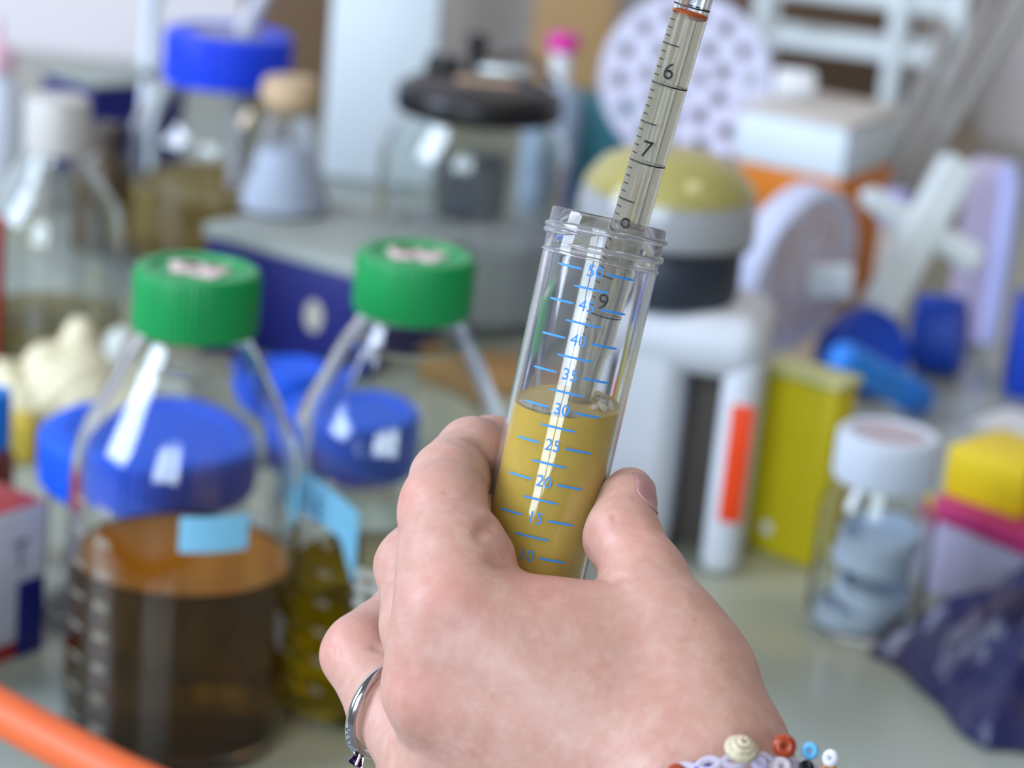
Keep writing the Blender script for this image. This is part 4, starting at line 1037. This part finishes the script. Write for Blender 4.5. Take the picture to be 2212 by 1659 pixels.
# thumb nail, laid on the skin
def project(p0, dirn, dist, target):
    p = p0.copy(); 
    for _ in range(40): p = p + dirn * np.minimum(np.maximum(hand_sdf(p) - target, -1.0), 1.5)[:, None] * 0.8
    return p
na = K(1360, 1048, 561) - K(1350, 1135, 553); na /= np.linalg.norm(na)
nn_ = np.array([0.82, 0.10, 0.56]); nn_ -= na * (nn_ @ na); nn_ /= np.linalg.norm(nn_)
nl = np.cross(na, nn_)
nc = K(1388, 1072, 556)
m_ = 24; gp = []
for i in range(m_ + 1):
    for j in range(m_ + 1):
        u, v = i / m_ * 2 - 1, j / m_ * 2 - 1
        wd = 4.6 * (1 - 0.30 * (v < 0) * v * v); s_ = u * wd
        tt_ = v * 4.0 + (0.4 * (1 - u * u) if v > 0 else -1.2 * (1 - u * u)) * abs(v)
        gp.append(nc + na * tt_ + nl * s_ + nn_ * 9.0)
gp = np.array(gp); q = project(gp, np.tile(-nn_, (len(gp), 1)), 20, 0.16)
def nidx(i, j): return i * (m_ + 1) + j
nf = np.array([(nidx(i, j), nidx(i + 1, j), nidx(i + 1, j + 1), nidx(i, j + 1)) for i in range(m_) for j in range(m_)])
nme = mesh_from('thumb_nail', to_world(q) - off, nf)
NAIL = pm('nail', rgb(180, 132, 130), 0.40, var=0.05, scale=300, sss=0.1, coat=0.2)
no = obj('thumb_nail', nme, NAIL, person, angle=180)
sd = no.modifiers.new('thickness', 'SOLIDIFY'); sd.thickness = 0.00045; sd.offset = 0

# ring on the finger
SIL = pm('silver', rgb(214, 212, 214), 0.16, metal=1.0, var=0.04, scale=200)
rc = K(826, 1533, 558)
rn = np.array([0.78, -0.29, 0.56]); rn /= np.linalg.norm(rn)
o = thing('finger_ring', 'silver ring set with small clear stones on the bent finger', 'ring', mat=frame(to_world(rc), W2 @ rn, W2 @ np.array([-0.5, -0.8, 0.1])))
RR = 0.0116
bm = B(); seg = 96; rings = []
for i in range(seg):
    a = 2 * pi * i / seg; wdt = 0.0012 + 0.0006 * max(0, cos(a)) ** 3
    prof = [(RR - 0.0006, -wdt), (RR + 0.0002, -wdt), (RR + 0.0007, -wdt * 0.5), (RR + 0.0008, 0), (RR + 0.0007, wdt * 0.5), (RR + 0.0002, wdt), (RR - 0.0006, wdt)]
    rings.append([bm.verts.new((r * cos(a), r * sin(a), z)) for r, z in prof])
for i in range(seg):
    A, C = rings[i], rings[(i + 1) % seg]
    for k in range(7): bm.faces.new((A[k], A[(k + 1) % 7], C[(k + 1) % 7], C[k]))
obj('band', bm, SIL, o, angle=50)
STONE = glass('clear_stone', (0.9, 0.95, 1, 1), 0, 2.0); PUR = glass('purple_stone', rgb(120, 90, 150), 0, 1.8)
for a in (-18, -26, -34, -42, -50):
    t = radians(a); bm = B(); add_ball(bm, ((RR + 0.0007) * cos(t), (RR + 0.0007) * sin(t), 0), 0.00065, 1); obj('small_stone', bm, STONE, o, smooth=False)
bm = B(); add_lathe(bm, [(0, -0.0012), (0.0011, -0.0006), (0.0019, 0.0008), (0.0016, 0.0013), (0, 0.0015)], 8); s_ = obj('centre_stone', bm, PUR, o, smooth=False); s_.matrix_local = Matrix.Translation((RR + 0.0018, 0, 0)) @ Matrix.Rotation(pi / 2, 4, 'Y')
bm = B()
for k in range(4):
    a = pi / 4 + k * pi / 2; add_tube(bm, [(RR + 0.0002, 0.0010 * cos(a), 0.0010 * sin(a)), (RR + 0.0030, 0.0019 * cos(a), 0.0019 * sin(a))], 0.0004, 8)
obj('prongs', bm, SIL, o)

# bracelet
bc = K(1575, 1772, 512)
be1 = K(1822, 1738, 512) - bc; be2 = K(1560, 1648, 486) - bc
be3 = np.cross(be1, be2); be3 /= np.linalg.norm(be3)
br = thing('bracelet', 'beaded bracelet of lilac cord with shell, red and blue beads on the wrist', 'bracelet', Vector(to_world(bc)))
bo_ = np.array(br.location)
def onb(t, out=0.0, up=0.0):
    q = bc + be1 * cos(t) * (1 + out) + be2 * sin(t) * (1 + out) + be3 * up; return q
def bl(q): return Vector(to_world(q) - bo_)
CORD = pm('lilac_cord', rgb(196, 184, 200), 0.7, var=0.1, scale=600, bump=0.4)
for ph, amp in ((0, 1.3), (pi, 1.3)):
    bm = B(); add_tube(bm, [bl(onb(2 * pi * i / 160, 0.0, amp * sin(2 * pi * i / 160 * 14 + ph))) for i in range(160)], 0.0009, 8, closed=True); obj('cord', bm, CORD, br)
def camf(q, zdir): return frame(Vector(to_world(q) - bo_), W2 @ np.array(zdir, float), W2 @ np.array([1.0, 0.1, 0]))
def bead(nm, px, py, d, R, r, m, zdir, lab=None):
    bm = B(); n1, n2 = 28, 14; rg = []
    for i in range(n1):
        a = 2 * pi * i / n1
        rg.append([bm.verts.new(((R + r * cos(2 * pi * k / n2)) * cos(a), (R + r * cos(2 * pi * k / n2)) * sin(a), r * 1.15 * sin(2 * pi * k / n2))) for k in range(n2)])
    for i in range(n1):
        for k in range(n2): bm.faces.new((rg[i][k], rg[(i + 1) % n1][k], rg[(i + 1) % n1][(k + 1) % n2], rg[i][(k + 1) % n2]))
    o = obj(nm, bm, m, br); o.matrix_local = camf(K(px, py, d), zdir)
    if lab: o['label'] = lab
    return o
def bmat(n, c): return pm(n, c, 0.22, var=0.08, scale=300)
bead('bead', 1694, 1612, 488, 1.35e-3, 1.25e-3, bmat('rust_bead', rgb(168, 66, 36)), (0.0, 0.1, 1), 'rust red bead')
bead('bead', 1750, 1622, 490, 1.15e-3, 0.75e-3, bmat('sky_bead', rgb(104, 190, 240)), (-0.35, 0.2, 1), 'sky blue bead')
bead('bead', 1794, 1638, 494, 1.15e-3, 0.80e-3, bmat('white_bead', rgb(230, 230, 240)), (-0.7, 0.2, 0.8), 'white bead')
bead('bead', 1742, 1658, 488, 0.9e-3, 0.8e-3, bmat('black_bead', rgb(26, 26, 32)), (0.1, 0.5, 1), 'black bead')
bead('bead', 1516, 1662, 487, 1.2e-3, 1.1e-3, bmat('royal_bead', rgb(50, 56, 200)), (0.1, 0.8, 0.6), 'royal blue bead')
bead('bead', 1688, 1656, 487, 1.3e-3, 0.9e-3, bmat('pearl_bead', rgb(224, 214, 224)), (0.1, 0.3, 1), 'pearly bead')
bead('bead', 1640, 1650, 486, 1.1e-3, 0.7e-3, bmat('lilac_bead', rgb(190, 182, 214)), (0.1, 0.7, 0.8), 'lilac bead')
bead('bead', 1790, 1662, 494, 1.0e-3, 0.8e-3, bmat('amber_bead', rgb(196, 132, 74)), (-0.5, 0.4, 0.8), 'amber bead')
# shell bead: a ribbed spiral cone
bm = B(); pts, rr = [], []
for i in range(90):
    t = i / 89; a = t * 3.6 * 2 * pi; R_ = 0.0029 * (1 - t) ** 0.8
    pts.append((R_ * cos(a), R_ * sin(a), 0.0045 * t)); rr.append(0.00105 * (1 - t) + 0.00028)
add_tube(bm, pts, rr, 10)
so = obj('shell_bead', bm, pm('shell', rgb(214, 200, 172), 0.4, var=0.40, scale=900, bump=0.4), br); so['label'] = 'cream spiral shell bead'
so.matrix_local = camf(K(1600, 1624, 485), (0.25, 0.75, 0.7))
rb2 = random.Random(5)
for i, t in enumerate(np.linspace(0.62 * pi, 1.95 * pi, 16)):
    q = onb(t, 0.03); c = [rgb(168, 66, 36), rgb(104, 190, 240), rgb(230, 230, 240), rgb(50, 56, 200), rgb(190, 182, 214)][i % 5]
    mname = ['rust_bead', 'sky_bead', 'white_bead', 'royal_bead', 'lilac_bead'][i % 5]
    bm = B(); add_ball(bm, (0, 0, 0), 0.0022, 2, (1, 1, 0.8)); o = obj('bead', bm, bpy.data.materials[mname], br); o.location = bl(q)
bpy.context.view_layer.update()
